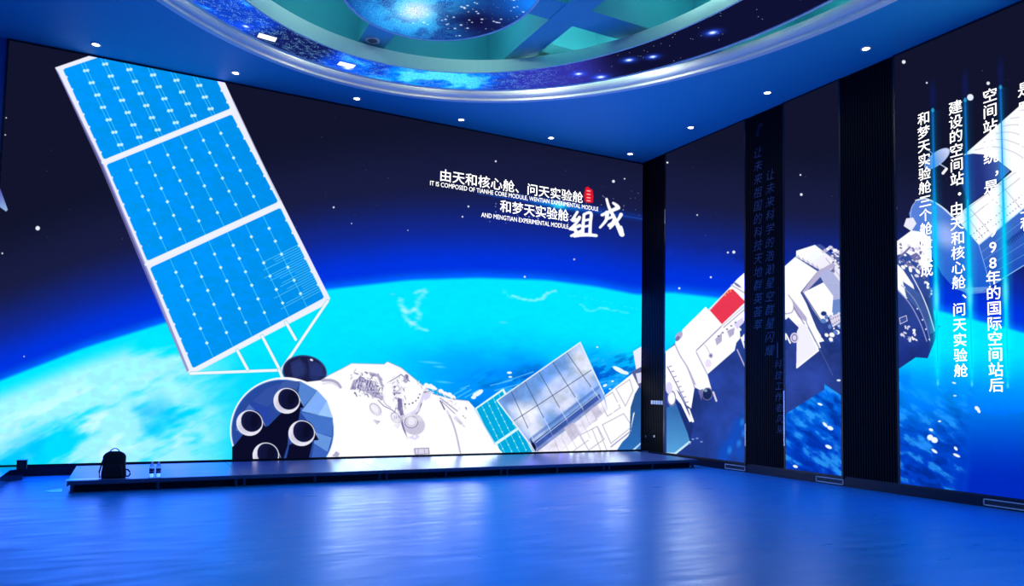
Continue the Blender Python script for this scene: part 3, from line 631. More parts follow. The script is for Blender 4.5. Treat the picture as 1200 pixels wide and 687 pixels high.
def line_seg(p, q, wd, col, alpha):
    x0, x1 = p[0]-wd/2, p[0]+wd/2
    i0, i1, j0, j1 = int((x0-CX0)*S), int((x1-CX0)*S)+1, int(round((p[1]-CY0)*S)), int(round((q[1]-CY0)*S))
    if j1 <= j0 or i1 > NW or i0 < 0: return
    X = (np.arange(i0, i1)+.5)/S+CX0; m = np.clip(1-np.abs(X-(p[0]+q[0])/2)/(wd/2), 0, 1)[None, :]*np.ones((j1-j0, 1))
    blend(i0, i1, j0, j1, (m*alpha).astype(np.float32), rgb(*col))
def paint_extras():
    for x, y, r in ((44, 267.5, 2.6), (2.5, 297, 1), (391, 243, 1.1), (719, 212.5, 1.7), (732, 209.5, .9), (581, 189, 1.1), (615, 324.5, 1.2), (673, 304, 1), (549, 242, 1.1), (542, 254, 1), (7, 138, .8), (6, 158, .8), (833, 325, 1.2), (796, 338, 1.3), (853, 296, 1.2), (860, 295.5, 1.8), (817, 252, .9), (782, 190.5, 1.2), (778, 222, .8),
                    (1059, 72.5, 2.2), (1086, 97, 1.1), (1137, 114, 3.8), (1158, 97.5, 2), (1050, 244, 1), (938, 205, 1), (939, 228, 1.6), (28, 418, .8), (412, 262, .7), (478, 270, .6), (1124.5, 226, 0.1)):
        star(x, y, r)
    for k in range(60):
        x, y = rng.uniform(560, 760), rng.uniform(222, 262); star(x, y, rng.uniform(.3, .7), a=.6)
    for k in range(70):
        x, y = rng.uniform(0, 1200), rng.uniform(60, 300); star(x, y, rng.uniform(.25, .5), a=.35)
    ell(668, 242, 85, 4.5, 9, (16, 70, 200), .55, soft=4); line((560, 227), (755, 257), .8, (40, 110, 230), .6)
    ell(655, 240.5, 26, 4, 9, (10, 150, 240), .7, soft=3.5); ell(655, 240.5, 7, 3.6, 9, (60, 230, 255), .9, soft=3)
    for k in range(38):
        t = rng.random(); ell(620+t*55+rng.normal()*3, 248+t*9+rng.normal()*4, .8, .7, 0, (225, 235, 255), .9)
    def brush(pts, w0, w1, w2=None):
        ps = curve_pts([(480+x/4.096, 176+y/4.096) for x, y in pts], 14); n = len(ps)
        for i, (x, y) in enumerate(ps):
            t = i/(n-1); wv = (w0+(w1-w0)*t) if w2 is None else (w0+(w1-w0)*min(1, 2*t) if t < .5 else w1+(w2-w1)*(2*t-1))
            ell(x, y, wv/4.096/2*1.35, wv/4.096/2*1.15, 30, (255, 255, 255))
    for b in (([(923, 312), (950, 300), (1002, 276)], 10, 15), ([(948, 300), (944, 335), (914, 372)], 16, 8), ([(950, 330), (980, 320), (978, 345), (958, 362)], 9, 13), ([(946, 234), (958, 275), (985, 330), (1019, 404)], 9, 13, 20),
              ([(1019, 404), (1020, 384), (1016, 366)], 14, 6), ([(1016, 308), (1000, 335), (962, 376)], 13, 7), ([(978, 254), (990, 262), (1000, 272)], 9, 15),
              ([(806, 296), (790, 322), (784, 338), (812, 332)], 9, 13), ([(816, 322), (800, 350), (776, 376), (818, 362)], 12, 9, 13), ([(770, 378), (796, 384), (800, 408)], 11, 15), ([(776, 412), (800, 400), (826, 388)], 9, 12),
              ([(838, 308), (834, 350), (830, 402)], 10, 14), ([(836, 310), (858, 300), (872, 306), (868, 350), (866, 400)], 9, 13), ([(838, 338), (862, 333)], 9, 9), ([(836, 368), (864, 362)], 9, 9), ([(790, 414), (840, 406), (896, 410)], 9, 15, 12)): brush(*b)
    # red seal
    poly([(686, 220), (689, 218.5), (692, 221), (694.5, 222.5), (695.5, 230), (695, 237.5), (690, 238), (685, 236), (684.5, 228)], (226, 20, 44))
    for y in (223.5, 227.5, 231.5, 235): line((688, y), (691.5, y+.5), 1.4, (250, 200, 205), .9)
    # tip of another craft at the left border
    poly([(-20, 190), (0, 221), (9, 246), (7, 248), (0, 243), (-20, 220)], (90, 100, 190), grad=((150, 190, 230), (0, 225), (5, 248)))

paint_background(); paint_clouds(); paint_array(); paint_engine_end(); paint_white_body(); paint_engine_face(); paint_small_arrays(); paint_right_module(); paint_extras()

def finish():
    nf = vnoise(NH, NW, 420, 3, 41, .5, 1.0); nb = vnoise(NH, NW, 60, 4, 42)
    mx = cv.max(-1); mn = cv.min(-1)
    craft = sm(XX, 776, 782)*sm(YY, 285, 300)*(1-sm(mx, .62, .75))      # shaded hull of the module
    f = 1+(nf-.5)*.05*(1-sm(mn, .8, .95))+craft*(nb-.5)*.55
    cv[:] = np.clip(cv*f[..., None], 0, 1)
finish()

def sample(P):
    x, y = to_px(P.reshape(-1, 3)); u = np.clip((x-CX0)*S-.5, 0, NW-1.001); v = np.clip((y-CY0)*S-.5, 0, NH-1.001)
    i = u.astype(int); j = v.astype(int); fu = (u-i)[:, None]; fv = (v-j)[:, None]
    c = (cv[j, i]*(1-fu)+cv[j, i+1]*fu)*(1-fv)+(cv[j+1, i]*(1-fu)+cv[j+1, i+1]*fu)*fv
    return c.reshape(P.shape[:-1]+(3,))

# ------------------------------------------------------------------ setting: floor, walls, ceiling
def rect_mesh(name, pts, uv=True):
    me = bpy.data.meshes.new(name); me.from_pydata([tuple(p) for p in pts], [], [(0, 1, 2, 3)])
    if uv:
        l = me.uv_layers.new(name='UVMap'); 
        for i, c in enumerate(((0, 0), (1, 0), (1, 1), (0, 1))): l.data[i].uv = c
    return me
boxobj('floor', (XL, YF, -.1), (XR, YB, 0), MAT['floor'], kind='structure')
boxobj('wall_back', (XL-.2, YB, 0), (XR+.2, YB+.2, ZVOID), MAT['wall'], kind='structure')
boxobj('wall_right', (XR, YF, 0), (XR+.2, YB, ZVOID), MAT['wall'], kind='structure')
boxobj('wall_left', (XL-.2, YF, 0), (XL, YB, ZVOID), MAT['wall'], kind='structure')
boxobj('wall_front', (XL-.2, YF-.2, 0), (XR+.2, YF, ZVOID), MAT['wall'], kind='structure')

# soffit with an elliptical opening
LIP = dict(c=(3.59, 5.99), a=5.48, b=6.89)
bm = bmesh.new(); N = 192
for z, flip in ((ZC, False), (ZC+.06, True)):
    inner = [bm.verts.new((LIP['c'][0]+(LIP['a']-.06)*math.cos(t*2*math.pi/N), LIP['c'][1]+(LIP['b']-.06)*math.sin(t*2*math.pi/N), z)) for t in range(N)]
    outer = []
    for t in range(N):
        dx, dy = math.cos(t*2*math.pi/N)*LIP['a'], math.sin(t*2*math.pi/N)*LIP['b']; cx, cy = LIP['c']
        k = min(((XR if dx > 0 else XL)-cx)/dx if abs(dx) > 1e-9 else 1e9, ((YB if dy > 0 else YF)-cy)/dy if abs(dy) > 1e-9 else 1e9)
        outer.append(bm.verts.new((cx+dx*k, cy+dy*k, z)))
    for t in range(N):
        k = (t+1) % N; bm.faces.new((inner[t], inner[k], outer[k], outer[t]))
        a, b2 = outer[t].co, outer[k].co       # square corner
        if abs(a.x-b2.x) > 1e-4 and abs(a.y-b2.y) > 1e-4:
            cxn = XR if max(a.x, b2.x) > XR-1e-3 else XL; cyn = YB if max(a.y, b2.y) > YB-1e-3 else YF
            bm.faces.new((outer[t], outer[k], bm.verts.new((cxn, cyn, z))))
ceil = link('ceiling', bm_mesh('ceiling', bm), MAT['soffit'], kind='structure')
# moulding round the opening
def add_sweep(name, prof, m, parent, e=LIP, smooth=False, closed=True, **k):
    bm = bmesh.new(); sweep(bm, e['c'], e['a'], e['b'], prof, closed=closed); bmesh.ops.recalc_face_normals(bm, faces=bm.faces[:])
    return link(name, bm_mesh(name, bm, smooth), m, parent, **k)
zl = 5.41+EYE
add_sweep('lip_moulding', [(0, zl), (0, ZC+.03), (-.10, ZC+.03), (-.10, zl)], MAT['white'], ceil)
arc = [(-.10-.10*math.sin(t)-.02, zl+.05+.09-.09*math.cos(t)) for t in np.linspace(0, math.pi, 9)]
add_sweep('cove_moulding', [(-.08, zl+.03)]+arc+[(-.05, zl+.26), (-.05, zl+.03)], MAT['white'], ceil, smooth=False)
# beams above the opening
zb = 5.6+EYE
bi = 0
for x0, x1 in ((-1.65, -1.2), (.70, 1.15), (3.05, 3.5), (5.39, 5.80), (7.75, 8.2), (10.1, 10.5)):
    boxobj('beam', (x0, YF, zb), (x1, YB, ZVOID-.3), MAT['beam'], ceil)
boxobj('beam', (XL, 11.56, zb+.01), (5.8, 12.0, ZVOID-.3), MAT['beam'], ceil)
boxobj('beam', (5.8, 11.62, 8.0), (XR, 11.97, ZVOID-.3), MAT['beam'], ceil)
for y0, y1 in ((8.85, 9.37), (6.2, 6.7), (3.6, 4.1), (1.0, 1.5), (-1.6, -1.1)):
    zz = zb+.01
    boxobj('beam', (XL, y0, zz), (XR, y1, ZVOID-.3), MAT['beam'], ceil)
boxobj('slab', (XL, YF, ZVOID-.3), (XR, YB, ZVOID), MAT['slab'], ceil)

# LED ring hanging in the opening
ring_e = dict(c=(3.48, 6.49), a=4.81, b=5.82); inn_e = dict(c=(3.40, 6.62), a=3.67, b=4.76); top_e = dict(c=(3.49, 7.02), a=3.62, b=4.43)
def ering(e, z, off=0, n=192): return [(e['c'][0]+(e['a']+off)*math.cos(t*2*math.pi/n), e['c'][1]+(e['b']+off)*math.sin(t*2*math.pi/n), z) for t in range(n)]
def loft(name, loops, m, parent, closed=False, uvxy=None, smooth=False):
    n = len(loops[0]); vs = [v for l in loops for v in l]; fs = []
    for i in range(len(loops) if closed else len(loops)-1):
        a = i*n; b = ((i+1) % len(loops))*n
        fs += [(a+j, a+(j+1) % n, b+(j+1) % n, b+j) for j in range(n)]
    me = bpy.data.meshes.new(name); me.from_pydata(vs, [], fs)
    if uvxy:
        x0, y0, sx, sy = uvxy; l = me.uv_layers.new(name='UVMap')
        for lp in me.loops:
            co = me.vertices[lp.vertex_index].co; l.data[lp.index].uv = ((co.x-x0)/sx, (co.y-y0)/sy)
    return link(name, me, m, parent)
def space_tex(n, x0, y0, sx, sy, ring):
    h = int(n*sy/sx); X = x0+(np.arange(n)+.5)/n*sx; Y = y0+sy-(np.arange(h)+.5)/h*sy; X = X[None].astype(np.float32); Y = Y[:, None].astype(np.float32)
    a = vnoise(h, n, 22, 6, 21); b = vnoise(h, n, 10, 4, 22); c = vnoise(h, n, 170, 3, 23); g = np.random.default_rng(7)
    grit = g.random((h, n)).astype(np.float32)
    def blobs(img, x, y, r, col, al, asp=1.0, rot=0):
        cc, ss = math.cos(rot), math.sin(rot); u = (X-x)*cc+(Y-y)*ss; v = (-(X-x)*ss+(Y-y)*cc)*asp
        m = np.exp(-(u*u+v*v)/(r*r))*al; return img*(1-m[..., None])+rgb(*col)*m[..., None]
    if ring:
        th = np.degrees(np.arctan2(Y-6.5, X-3.45)); th = np.where(th < -90, th+360, th)
        img = rgb(10, 12, 42)[None, None]*np.ones((h, n, 1), np.float32)
        blue = sm(th, 44, 66)*(1-sm(th, 200, 250))
        img = lerp(img, rgb(14, 74, 224), (blue*(.75+.25*sm(a, .35, .6)))[..., None])
        img = lerp(img, rgb(50, 44, 150), (sm(th, 40, 52)*(1-sm(th, 60, 74))*.8)[..., None])
        img = lerp(img, rgb(14, 16, 60), (sm(th, 97, 101)*(1-sm(th, 108, 114))*.85)[..., None])
        br = sm(th, 62, 74)*(1-sm(th, 88, 98)); img = lerp(img, rgb(0, 130, 255), (br*sm(a, .25, .5)*.95)[..., None]); img = lerp(img, rgb(80, 225, 255), (br*sm(a, .48, .64)*.85)[..., None])
        br = sm(th, 112, 120)*(1-sm(th, 126, 140)); img = lerp(img, rgb(30, 160, 250), (br*sm(a, .5, .62)*.9)[..., None])
        br = sm(th, 86, 92)*(1-sm(th, 94, 100)); img = lerp(img, rgb(40, 170, 250), (br*sm(a, .5, .62)*.8)[..., None])
        sp = blue[..., None]*((grit > .86)*sm(c, .4, .6)*.75)[..., None]; img = img*(1-sp)+rgb(140, 215, 255)*sp
        dk = blue[..., None]*((grit < .22)*.5)[..., None]; img = img*(1-dk)+rgb(8, 14, 70)*dk
        P = plane_pts(np.array([737., 765, 835, 678, 313, 406, 704, 288, 407]), np.array([70., 67, 38, 87, 46, 77, 93, 33, 82]), 'z', 5.35+EYE)
        for (x, y, _), r, al in zip(P, (.05, .045, .05, .05, .0, .0, .06, .04, .07), (1,)*9):
            if r: img = blobs(img, x, y, r*2.4, (30, 80, 250), .8); img = blobs(img, x, y, r, (235, 245, 255), 1.0)
        for i in (4, 5):
            x, y = P[i, :2]; m = ((np.abs(X-x) < .13) & (np.abs(Y-y) < .10))[..., None].astype(np.float32); img = img*(1-m)+rgb(250, 255, 255)*m
    else:
        img = rgb(14, 18, 66)[None, None]*np.ones((h, n, 1), np.float32)
        P = plane_pts(np.array([487., 560, 610, 430]), np.array([13., 25, 8, 25]), 'z', 5.3+EYE)
        gx, gy = P[0, :2]; u, v = X-gx, (Y-gy)*.8; r = np.hypot(u, v); t = np.arctan2(v, u); spn = .5+.5*np.cos(2*t-5.0*np.log(r+.08)+4*(b-.5))
        img = lerp(img, rgb(0, 100, 225), (np.exp(-(r/.85)**2)*(.65+.35*spn))[..., None]); img = lerp(img, rgb(40, 190, 255), (np.exp(-(r/.65)**2)*sm(a+.3*spn, .42, .72))[..., None])
        img = lerp(img, rgb(150, 235, 255), np.exp(-(r/.24)**2)[..., None]); img = lerp(img, rgb(255, 245, 255), np.exp(-(r/.2)**2)[..., None])
        sp = (np.exp(-(r/.7)**2)*(grit > .72)*.8)[..., None]; img = img*(1-sp)+rgb(120, 230, 255)*sp
        dk = (np.exp(-(r/.8)**2)*(grit < .3)*.6)[..., None]; img = img*(1-dk)+rgb(0, 40, 150)*dk
        img = blobs(img, P[1, 0], P[1, 1], .42, (14, 10, 50), .95)
        img = blobs(img, P[2, 0]+.15, P[2, 1]-.2, .5, (20, 130, 250), .9)
        for k in range(60):
            q = P[1, :2]+g.normal(size=2)*.4; img = blobs(img, q[0], q[1], g.uniform(.008, .02), (230, 240, 255), .9)
    st = (g.random((h, n)) > .9994).astype(np.float32)[..., None]; img = img*(1-st)+rgb(220, 235, 255)*st
    return img
rx0, ry0, rsx, rsy = -1.5, .5, 10.0, 12.0
led_ring = empty('led_ring_screen', (3.48, 6.5, 5.35+EYE), label='oval ceiling LED band showing blue nebula, hung inside the large opening', cat='led screen')
def rel(pts, o): return [(x-o.location.x, y-o.location.y, z-o.location.z) for x, y, z in pts]
def relx(loops, o): return [rel(l, o) for l in loops]
im = make_image('nebula_ring_picture', space_tex(1400, rx0, ry0, rsx, rsy, True), .8)
zr = 5.4+EYE; zi = 5.3+EYE; zt = 5.56+EYE
ox, oy = led_ring.location.x, led_ring.location.y
loft('display', relx([ering(ring_e, zr, -.05), ering(inn_e, zi, .03)], led_ring), screen_mat('nebula_ring', im, 1.5), led_ring, uvxy=(rx0-ox, ry0-oy, rsx, rsy))
loft('outer_rim', relx([ering(ring_e, zr, -.05), ering(ring_e, zr-.015, -.05), ering(ring_e, zr-.015, 0), ering(ring_e, zr+.12, 0), ering(ring_e, zr+.12, -.03)], led_ring), MAT['white'], led_ring)
loft('inner_rim', relx([ering(inn_e, zi, .03), ering(inn_e, zi-.012, .03), ering(inn_e, zi-.012, 0), ering(top_e, zt, 0), ering(top_e, zt, .05)], led_ring), MAT['white'], led_ring)
loft('top_cover', relx([ering(top_e, zt, .05), ering(ring_e, zr+.12, -.03)], led_ring), MAT['white'], led_ring)
def hangers(parent, spots, z0):
    for x, y in spots:
        bm = bmesh.new(); tube(bm, [(x-parent.location.x, y-parent.location.y, z0-parent.location.z), (x-parent.location.x, y-parent.location.y, zb+.02-parent.location.z)], .012); link('hanger_rod', bm_mesh('hanger_rod', bm), MAT['alu'], parent)
hangers(led_ring, [(3.28, 11.8), (5.6, 11.78), (7.4, 9.1), (-.5, 9.1), (-.5, 3.8), (7.4, 3.8), (3.28, 1.3), (5.6, 1.3)], zr+.1)
# galaxy disc
DE = dict(c=(3.42, 8.81), a=1.33, b=1.55); zd = 5.3+EYE
disc = empty('galaxy_ceiling_disc', (3.42, 8.81, zd), label='round ceiling screen showing a bright spiral galaxy, inside the LED band', cat='led screen')
im = make_image('galaxy_picture', space_tex(640, 1.9, 7.1, 3.1, 3.4, False), .8)
nd = 96; vs = [(0, 0, 0)]+rel(ering(DE, zd, -.035, nd), disc); me = bpy.data.meshes.new('display'); me.from_pydata(vs, [], [(0, i+1, (i+1) % nd+1) for i in range(nd)])
l = me.uv_layers.new(name='UVMap')
for lp in me.loops:
    co = me.vertices[lp.vertex_index].co; l.data[lp.index].uv = ((co.x+3.42-1.9)/3.1, (co.y+8.81-7.1)/3.4)
link('display', me, screen_mat('galaxy', im, 1.4), disc)
loft('rim', relx([ering(DE, zd, -.035), ering(DE, zd-.012, -.035), ering(DE, zd-.012), ering(DE, zd+.12), ering(DE, zd+.12, -.035)], disc), MAT['white'], disc)
vs = rel(ering(DE, zd+.12, -.03, nd), disc); me = bpy.data.meshes.new('back_plate'); me.from_pydata(vs, [], [tuple(range(nd))]); link('back_plate', me, MAT['white'], disc)
hangers(disc, [(3.28, 9.1), (3.28, 9.9), (3.28, 7.8), (2.5, 9.1), (4.3, 9.1)], zd+.1)

# unseen teal point lamps, added above the opening for the void's teal wash
for i, (x, y) in enumerate(((2.2, 10.4), (4.5, 10.3), (7.4, 10.6), (6.9, 7.8), (4.6, 7.7), (2.0, 7.5), (-.2, 8.2), (9.3, 7.6), (9.2, 5.2), (6.9, 5.2), (2.2, 5.0), (4.6, 5.1), (-.2, 5.0), (4.5, 2.4), (9.3, 10.3), (-.3, 10.6))):
    ld = bpy.data.lights.new('void_lamp', 'POINT'); ld.energy = TEAL_W; ld.color = (.50, 1.0, .80); ld.shadow_soft_size = .12
    o = bpy.data.objects.new('void_lamp', ld); C.objects.link(o); o.location = (x, y, 7.55)

# unseen point lights added in the gap round the ring, brightening the cove moulding
for k in range(16):
    t = 2*math.pi*(k+.5)/16; ld = bpy.data.lights.new('cove_fill', 'POINT'); ld.energy = COVE_W; ld.color = (1.0, .93, .68); ld.shadow_soft_size = .08
    o = bpy.data.objects.new('cove_fill', ld); C.objects.link(o); o.location = (3.5+4.75*math.cos(t), 6.3+5.8*math.sin(t), 7.16)
# round speaker under the beam
sp = empty('ceiling_speaker', (3.25, 11.33, zb), label='small round grey speaker set in the beam behind the galaxy disc', cat='speaker')
bm = bmesh.new(); lathe(bm, [(.075, -.012), (.1, -.02), (.115, -.012), (.115, .0)], 28); link('rim', bm_mesh('rim', bm, True), MAT['alu'], sp)
bm = bmesh.new(); lathe(bm, [(.0005, -.014), (.078, -.012)], 28); link('grille', bm_mesh('grille', bm), MAT['grille'], sp)

# ------------------------------------------------------------------ downlights
def downlight(x, y):
    r = empty('downlight', (x, y, ZC))
    bm = bmesh.new(); lathe(bm, [(.052, -.002), (.056, -.012), (.078, -.010), (.082, 0)], 28); link('trim_ring', bm_mesh('trim_ring', bm, True), MAT['whitep'], r)
    bm = bmesh.new(); lathe(bm, [(.0005, -.008), (.054, -.006)], 24); link('lamp_lens', bm_mesh('lamp_lens', bm), MAT['lamp'], r)
    return r
first = downlight(-.71, 13.55)
DL = [(-.71, 13.55, 'recessed downlight above the top of the big solar array, first from the left'), (1.44, 13.55, 'recessed downlight above the right corner of the solar array'),
      (3.63, 13.6, 'recessed downlight in front of the back screen, third from the left'), (5.8, 13.6, 'recessed downlight in front of the back screen, fourth from the left'),
      (7.93, 13.6, 'recessed downlight above the white title lettering'), (10.05, 13.6, 'recessed downlight nearest the room corner by the black column'),
      (10.1, 11.59, 'recessed downlight above the screen with the red flag'), (10.1, 9.53, 'recessed downlight above the narrow screen between dark panels'),
      (10.12, 7.52, 'recessed downlight above the rightmost dark panel, nearest the camera')]
for i, (x, y, lab) in enumerate(DL):
    if i == 0: o = first
    else:
        o = first.copy(); C.objects.link(o)
        for ch in first.children:
            c = ch.copy(); C.objects.link(c); c.parent = o
    o.location = (x, y, ZC); tag(o, None, lab, 'downlight', 'ceiling downlights along the walls')

# ------------------------------------------------------------------ text
def glyph_mesh(bm, s, mtx, size=1.0, bold=.0, width=None, shear=0, center=True, mi=0):
    cu = bpy.data.curves.new('txt', 'FONT'); cu.body = s; cu.size = size; cu.shear = shear
    cu.align_x = 'CENTER' if center else 'LEFT'; cu.resolution_u = 3
    o = bpy.data.objects.new('txt', cu); C.objects.link(o); bpy.context.view_layer.update()
    me = bpy.data.meshes.new_from_object(o.evaluated_get(bpy.context.evaluated_depsgraph_get()))
    if len(me.vertices):
        co = np.array([v.co[:] for v in me.vertices]); x0, x1 = co[:, 0].min(), co[:, 0].max(); y0, y1 = co[:, 1].min(), co[:, 1].max()
        sx = width/(x1-x0) if width else 1.0
        T = mtx@Matrix.Scale(sx, 4, (1, 0, 0)) @ Matrix.Translation((-(x0+x1)/2 if center else -x0, 0, 0))
        me.transform(T)
        for dx, dy in ([(0, 0)] if bold < 1e-5 else [(-1, 0), (1, 0), (0, 1), (0, -1)]):
            v = mtx.to_3x3()@Vector((dx*bold, dy*bold, 0)); me.transform(Matrix.Translation(v)); bm.from_mesh(me); me.transform(Matrix.Translation(-v))
    bpy.data.objects.remove(o); bpy.data.curves.remove(cu); bpy.data.meshes.remove(me)
def metrics(ch):
    cu = bpy.data.curves.new('txt', 'FONT'); cu.body = ch; o = bpy.data.objects.new('txt', cu); C.objects.link(o); bpy.context.view_layer.update()
    me = bpy.data.meshes.new_from_object(o.evaluated_get(bpy.context.evaluated_depsgraph_get())); ys = [v.co.y for v in me.vertices]
    bpy.data.objects.remove(o); bpy.data.curves.remove(cu); bpy.data.meshes.remove(me); return min(ys), max(ys)
CJ0, CJ1 = metrics('国'); LA0, LA1 = metrics('E'); print('metrics', CJ0, CJ1, LA0, LA1)
def M_plane(origin, xdir, ydir):
    z = Vector(xdir).cross(Vector(ydir)); m = Matrix.Identity(4)
    for i in range(3): m[i][0] = xdir[i]; m[i][1] = ydir[i]; m[i][2] = z[i]; m[i][3] = origin[i]
    return m

# ------------------------------------------------------------------ video walls
EPS = .05
def video_wall(name, plane, a0, a1, z0, z1, label, nx, ny, fw=.035):
    """plane 'y' -> back wall spanning x; plane 'x' -> right wall spanning y from a0 (far) to a1 (near)"""
    mid = (a0+a1)/2; face = (YB if plane == 'y' else XR)-EPS
    o = empty(name, (mid, YB, 0) if plane == 'y' else (XR, mid, 0), label=label, cat='video wall')
    def P(a, z, d=0):
        p = (a, face-d, z) if plane == 'y' else (face-d, a, z); return tuple(np.array(p)-np.array(o.location))
    A = np.linspace(a0, a1, nx); Z = np.linspace(z1, z0, ny); G = np.zeros((ny, nx, 3))
    if plane == 'y': G[..., 0] = A[None]; G[..., 1] = face
    else: G[..., 1] = A[None]; G[..., 0] = face
    G[..., 2] = Z[:, None]
    im = make_image('picture_'+label.split()[0], sample(G), BOOST)
    link('display', rect_mesh('display', [P(a0, z0), P(a1, z0), P(a1, z1), P(a0, z1)]), screen_mat('screen_picture', im), o)
    lo, hi = min(a0, a1), max(a0, a1)
    bm = bmesh.new()
    def bx(alo, ahi, zlo, zhi, d0, d1):
        p, q = P(alo, zlo, d0), P(ahi, zhi, d1); box(bm, [min(x, y) for x, y in zip(p, q)], [max(x, y) for x, y in zip(p, q)])
    bx(lo-fw, lo, z0-fw, z1, -EPS, .008); bx(hi, hi+fw, z0-fw, z1, -EPS, .008); bx(lo, hi, z0-fw, z0, -EPS, .008)
    bx(lo-fw, hi+fw, z1, z1+.03, -EPS, .008)
    link('frame', bm_mesh('frame', bm), MAT['frame'], o)
    boxobj('cabinet', *(lambda p, q: ([min(x, y) for x, y in zip(p, q)], [max(x, y) for x, y in zip(p, q)]))(P(lo, z0, -.004), P(hi, z1, -EPS)), MAT['dark'], o)
    return o
ztop = ZC-.035
vb = video_wall('video_wall', 'y', -1.94, 10.735, ZS, ztop, 'long LED wall showing the large blue solar array above Earth, behind the stage', 2500, 1350, fw=.03)
v1 = video_wall('video_wall', 'x', 13.12, 10.70, ZS, ztop, 'LED screen with the white module and red flag, beside the corner column', 620, 1350)
v2 = video_wall('video_wall', 'x', 9.69, 8.50, ZS-.01, ztop, 'narrow LED screen with white hull, between two dark fluted panels', 400, 1400)
v3 = video_wall('video_wall', 'x', 7.44, 3.6, ZS-.01, ztop, 'wide LED screen with four columns of white text, at the right edge', 1700, 1700)

def hpx(p, plane, val): return plane_pts(np.array([p[0]]), np.array([p[1]]), plane, val)[0]
def row_text(s, p0, p1, hgt_px, parent, name, bold, bm=None, shear=0):
    """a line of text on the back wall from pixel p0 (baseline left) to p1 (baseline right)"""
    y = YB-EPS-.006; a = hpx(p0, 'y', y); b = hpx(p1, 'y', y); t = hpx((p0[0], p0[1]-hgt_px), 'y', y)
    size = (t[2]-a[2]); zz = (a[2]+b[2])/2
    m0, m1 = (LA0, LA1) if s[0] in 'IA' else (CJ0, CJ1); size = size/(m1-m0); zz -= m0*size
    o = Vector(((a[0]+b[0])/2, y, zz))-Vector(parent.location)
    own = bm is None
    if own: bm = bmesh.new()
    glyph_mesh(bm, s, M_plane(o, (1, 0, 0), (0, 0, 1)), size=size, bold=bold*size, width=b[0]-a[0], shear=shear)
    if own: return link(name, bm_mesh(name, bm), MAT['text'], parent, label='white lettering')
bm = bmesh.new()
row_text('由天和核心舱、问天实验舱', (516, 213.5), (683, 237), 13.5, vb, 'lettering', .009, bm)
row_text('和梦天实验舱', (586, 248), (666, 260), 13.5, vb, 'lettering', .009, bm)
row_text('IT IS COMPOSED OF TIANHE CORE MODULE, WENTIAN EXPERIMENTAL MODULE', (504, 217.5), (701, 247), 5.2, vb, 'lettering', .003, bm)
row_text('AND MENGTIAN EXPERIMENTAL MODULE', (564, 254.5), (666, 268), 5.2, vb, 'lettering', .003, bm)
link('title_lettering', bm_mesh('title_lettering', bm), MAT['text'], vb, label='white title lettering on the dark sky of the picture')
def s_latin(ch): return ch in '98'
def col_text(items, xplane, parent, bold, bm, size_px=15.5, shear=0, sizek=1.0):
    """items: (char, px, py centre)"""
    for ch, px, py in items:
        c = hpx((px, py), 'x', xplane); t = hpx((px, py-size_px/2), 'x', xplane); b = hpx((px, py+size_px/2), 'x', xplane)
        h = (t[2]-b[2])*sizek*.88/(CJ1-CJ0)
        o = Vector((xplane, c[1], c[2]-h*(CJ0+CJ1)/2))-Vector(parent.location)
        wid = None if ch in '·，、。1—' else None if s_latin(ch) else h*(CJ1-CJ0)*.98
        glyph_mesh(bm, ch, M_plane(o, (0, -1, 0), (0, 0, 1)), size=h, bold=bold*h, shear=shear)
def column(s, x0, y0, x1, y1): 
    n = len(s); return [(ch, x0+(x1-x0)*i/(n-1), y0+(y1-y0)*i/(n-1)) for i, ch in enumerate(s)]
xt = XR-EPS-.008
bm = bmesh.new()
col_text(column('和梦天实验舱三个舱段组成', 1082, 139, 1086, 317), xt, v3, .009, bm); col_text([('·', 1087.5, 333)], xt, v3, .03, bm)
col_text(column('建设的空间站', 1119.5, 126, 1121.5, 210), xt, v3, .009, bm, 16.5); col_text([('·', 1124.5, 227)], xt, v3, .035, bm, 20)
col_text(column('由天和核心舱', 1121, 245, 1123.5, 331), xt, v3, .009, bm, 16.5); col_text([('、', 1130, 343)], xt, v3, .009, bm, 16)
col_text(column('问天实验舱', 1124, 363, 1126, 434.5), xt, v3, .009, bm, 16.5)
col_text(column('空间站系统', 1160, 112, 1161, 184), xt, v3, .009, bm, 17); col_text([('，', 1168, 198)], xt, v3, .009, bm, 17)
col_text(column('是继', 1161.5, 219, 1162, 235), xt, v3, .009, bm, 17)
col_text(column('1998', 1163.5, 253, 1163.5, 308), xt, v3, .009, bm, 17.5)
col_text(column('年的国际空间站后', 1164, 325.5, 1167.5, 451.5), xt, v3, .009, bm, 17.5)
col_text(column('是中国载人航天工程', 1202, 104, 1205, 262), xt, v3, .009, bm, 18)
link('lettering', bm_mesh('lettering', bm), MAT['text'], v3, label='white vertical lettering')

# ------------------------------------------------------------------ dark fluted panels and base
def fluted(a0, a1, label, recess=.03):
    o = empty('fluted_panel', (XR, (a0+a1)/2, 0), label=label, cat='wall panel', group='dark fluted panels of the right wall')
    lo, hi = min(a0, a1), max(a0, a1)
    p = lambda x, y, z: (x-XR, y-(a0+a1)/2, z)
    boxobj('backing', p(XR-.03, lo, .17), p(XR-.001, hi, ZC-.002), MAT['black'], o)
    bm = bmesh.new(); n = int((hi-lo)/.045)
    for k in range(n):
        y = lo+(k+.5)*(hi-lo)/n; box(bm, p(XR-.047, y-.013, .18), p(XR-.0305, y+.013, ZC-.035))
    link('fluting', bm_mesh('fluting', bm), MAT['black'], o, kind='stuff')
    return o
f1 = fluted(14.0, 13.16, 'smooth dark corner column between the long LED wall and the flag screen')
f2 = fluted(10.66, 9.73, 'dark fluted panel with faint columns of grey calligraphy')
f3 = fluted(8.46, 7.48, 'plain dark fluted panel left of the wide text screen')
xs_ = XR-.05
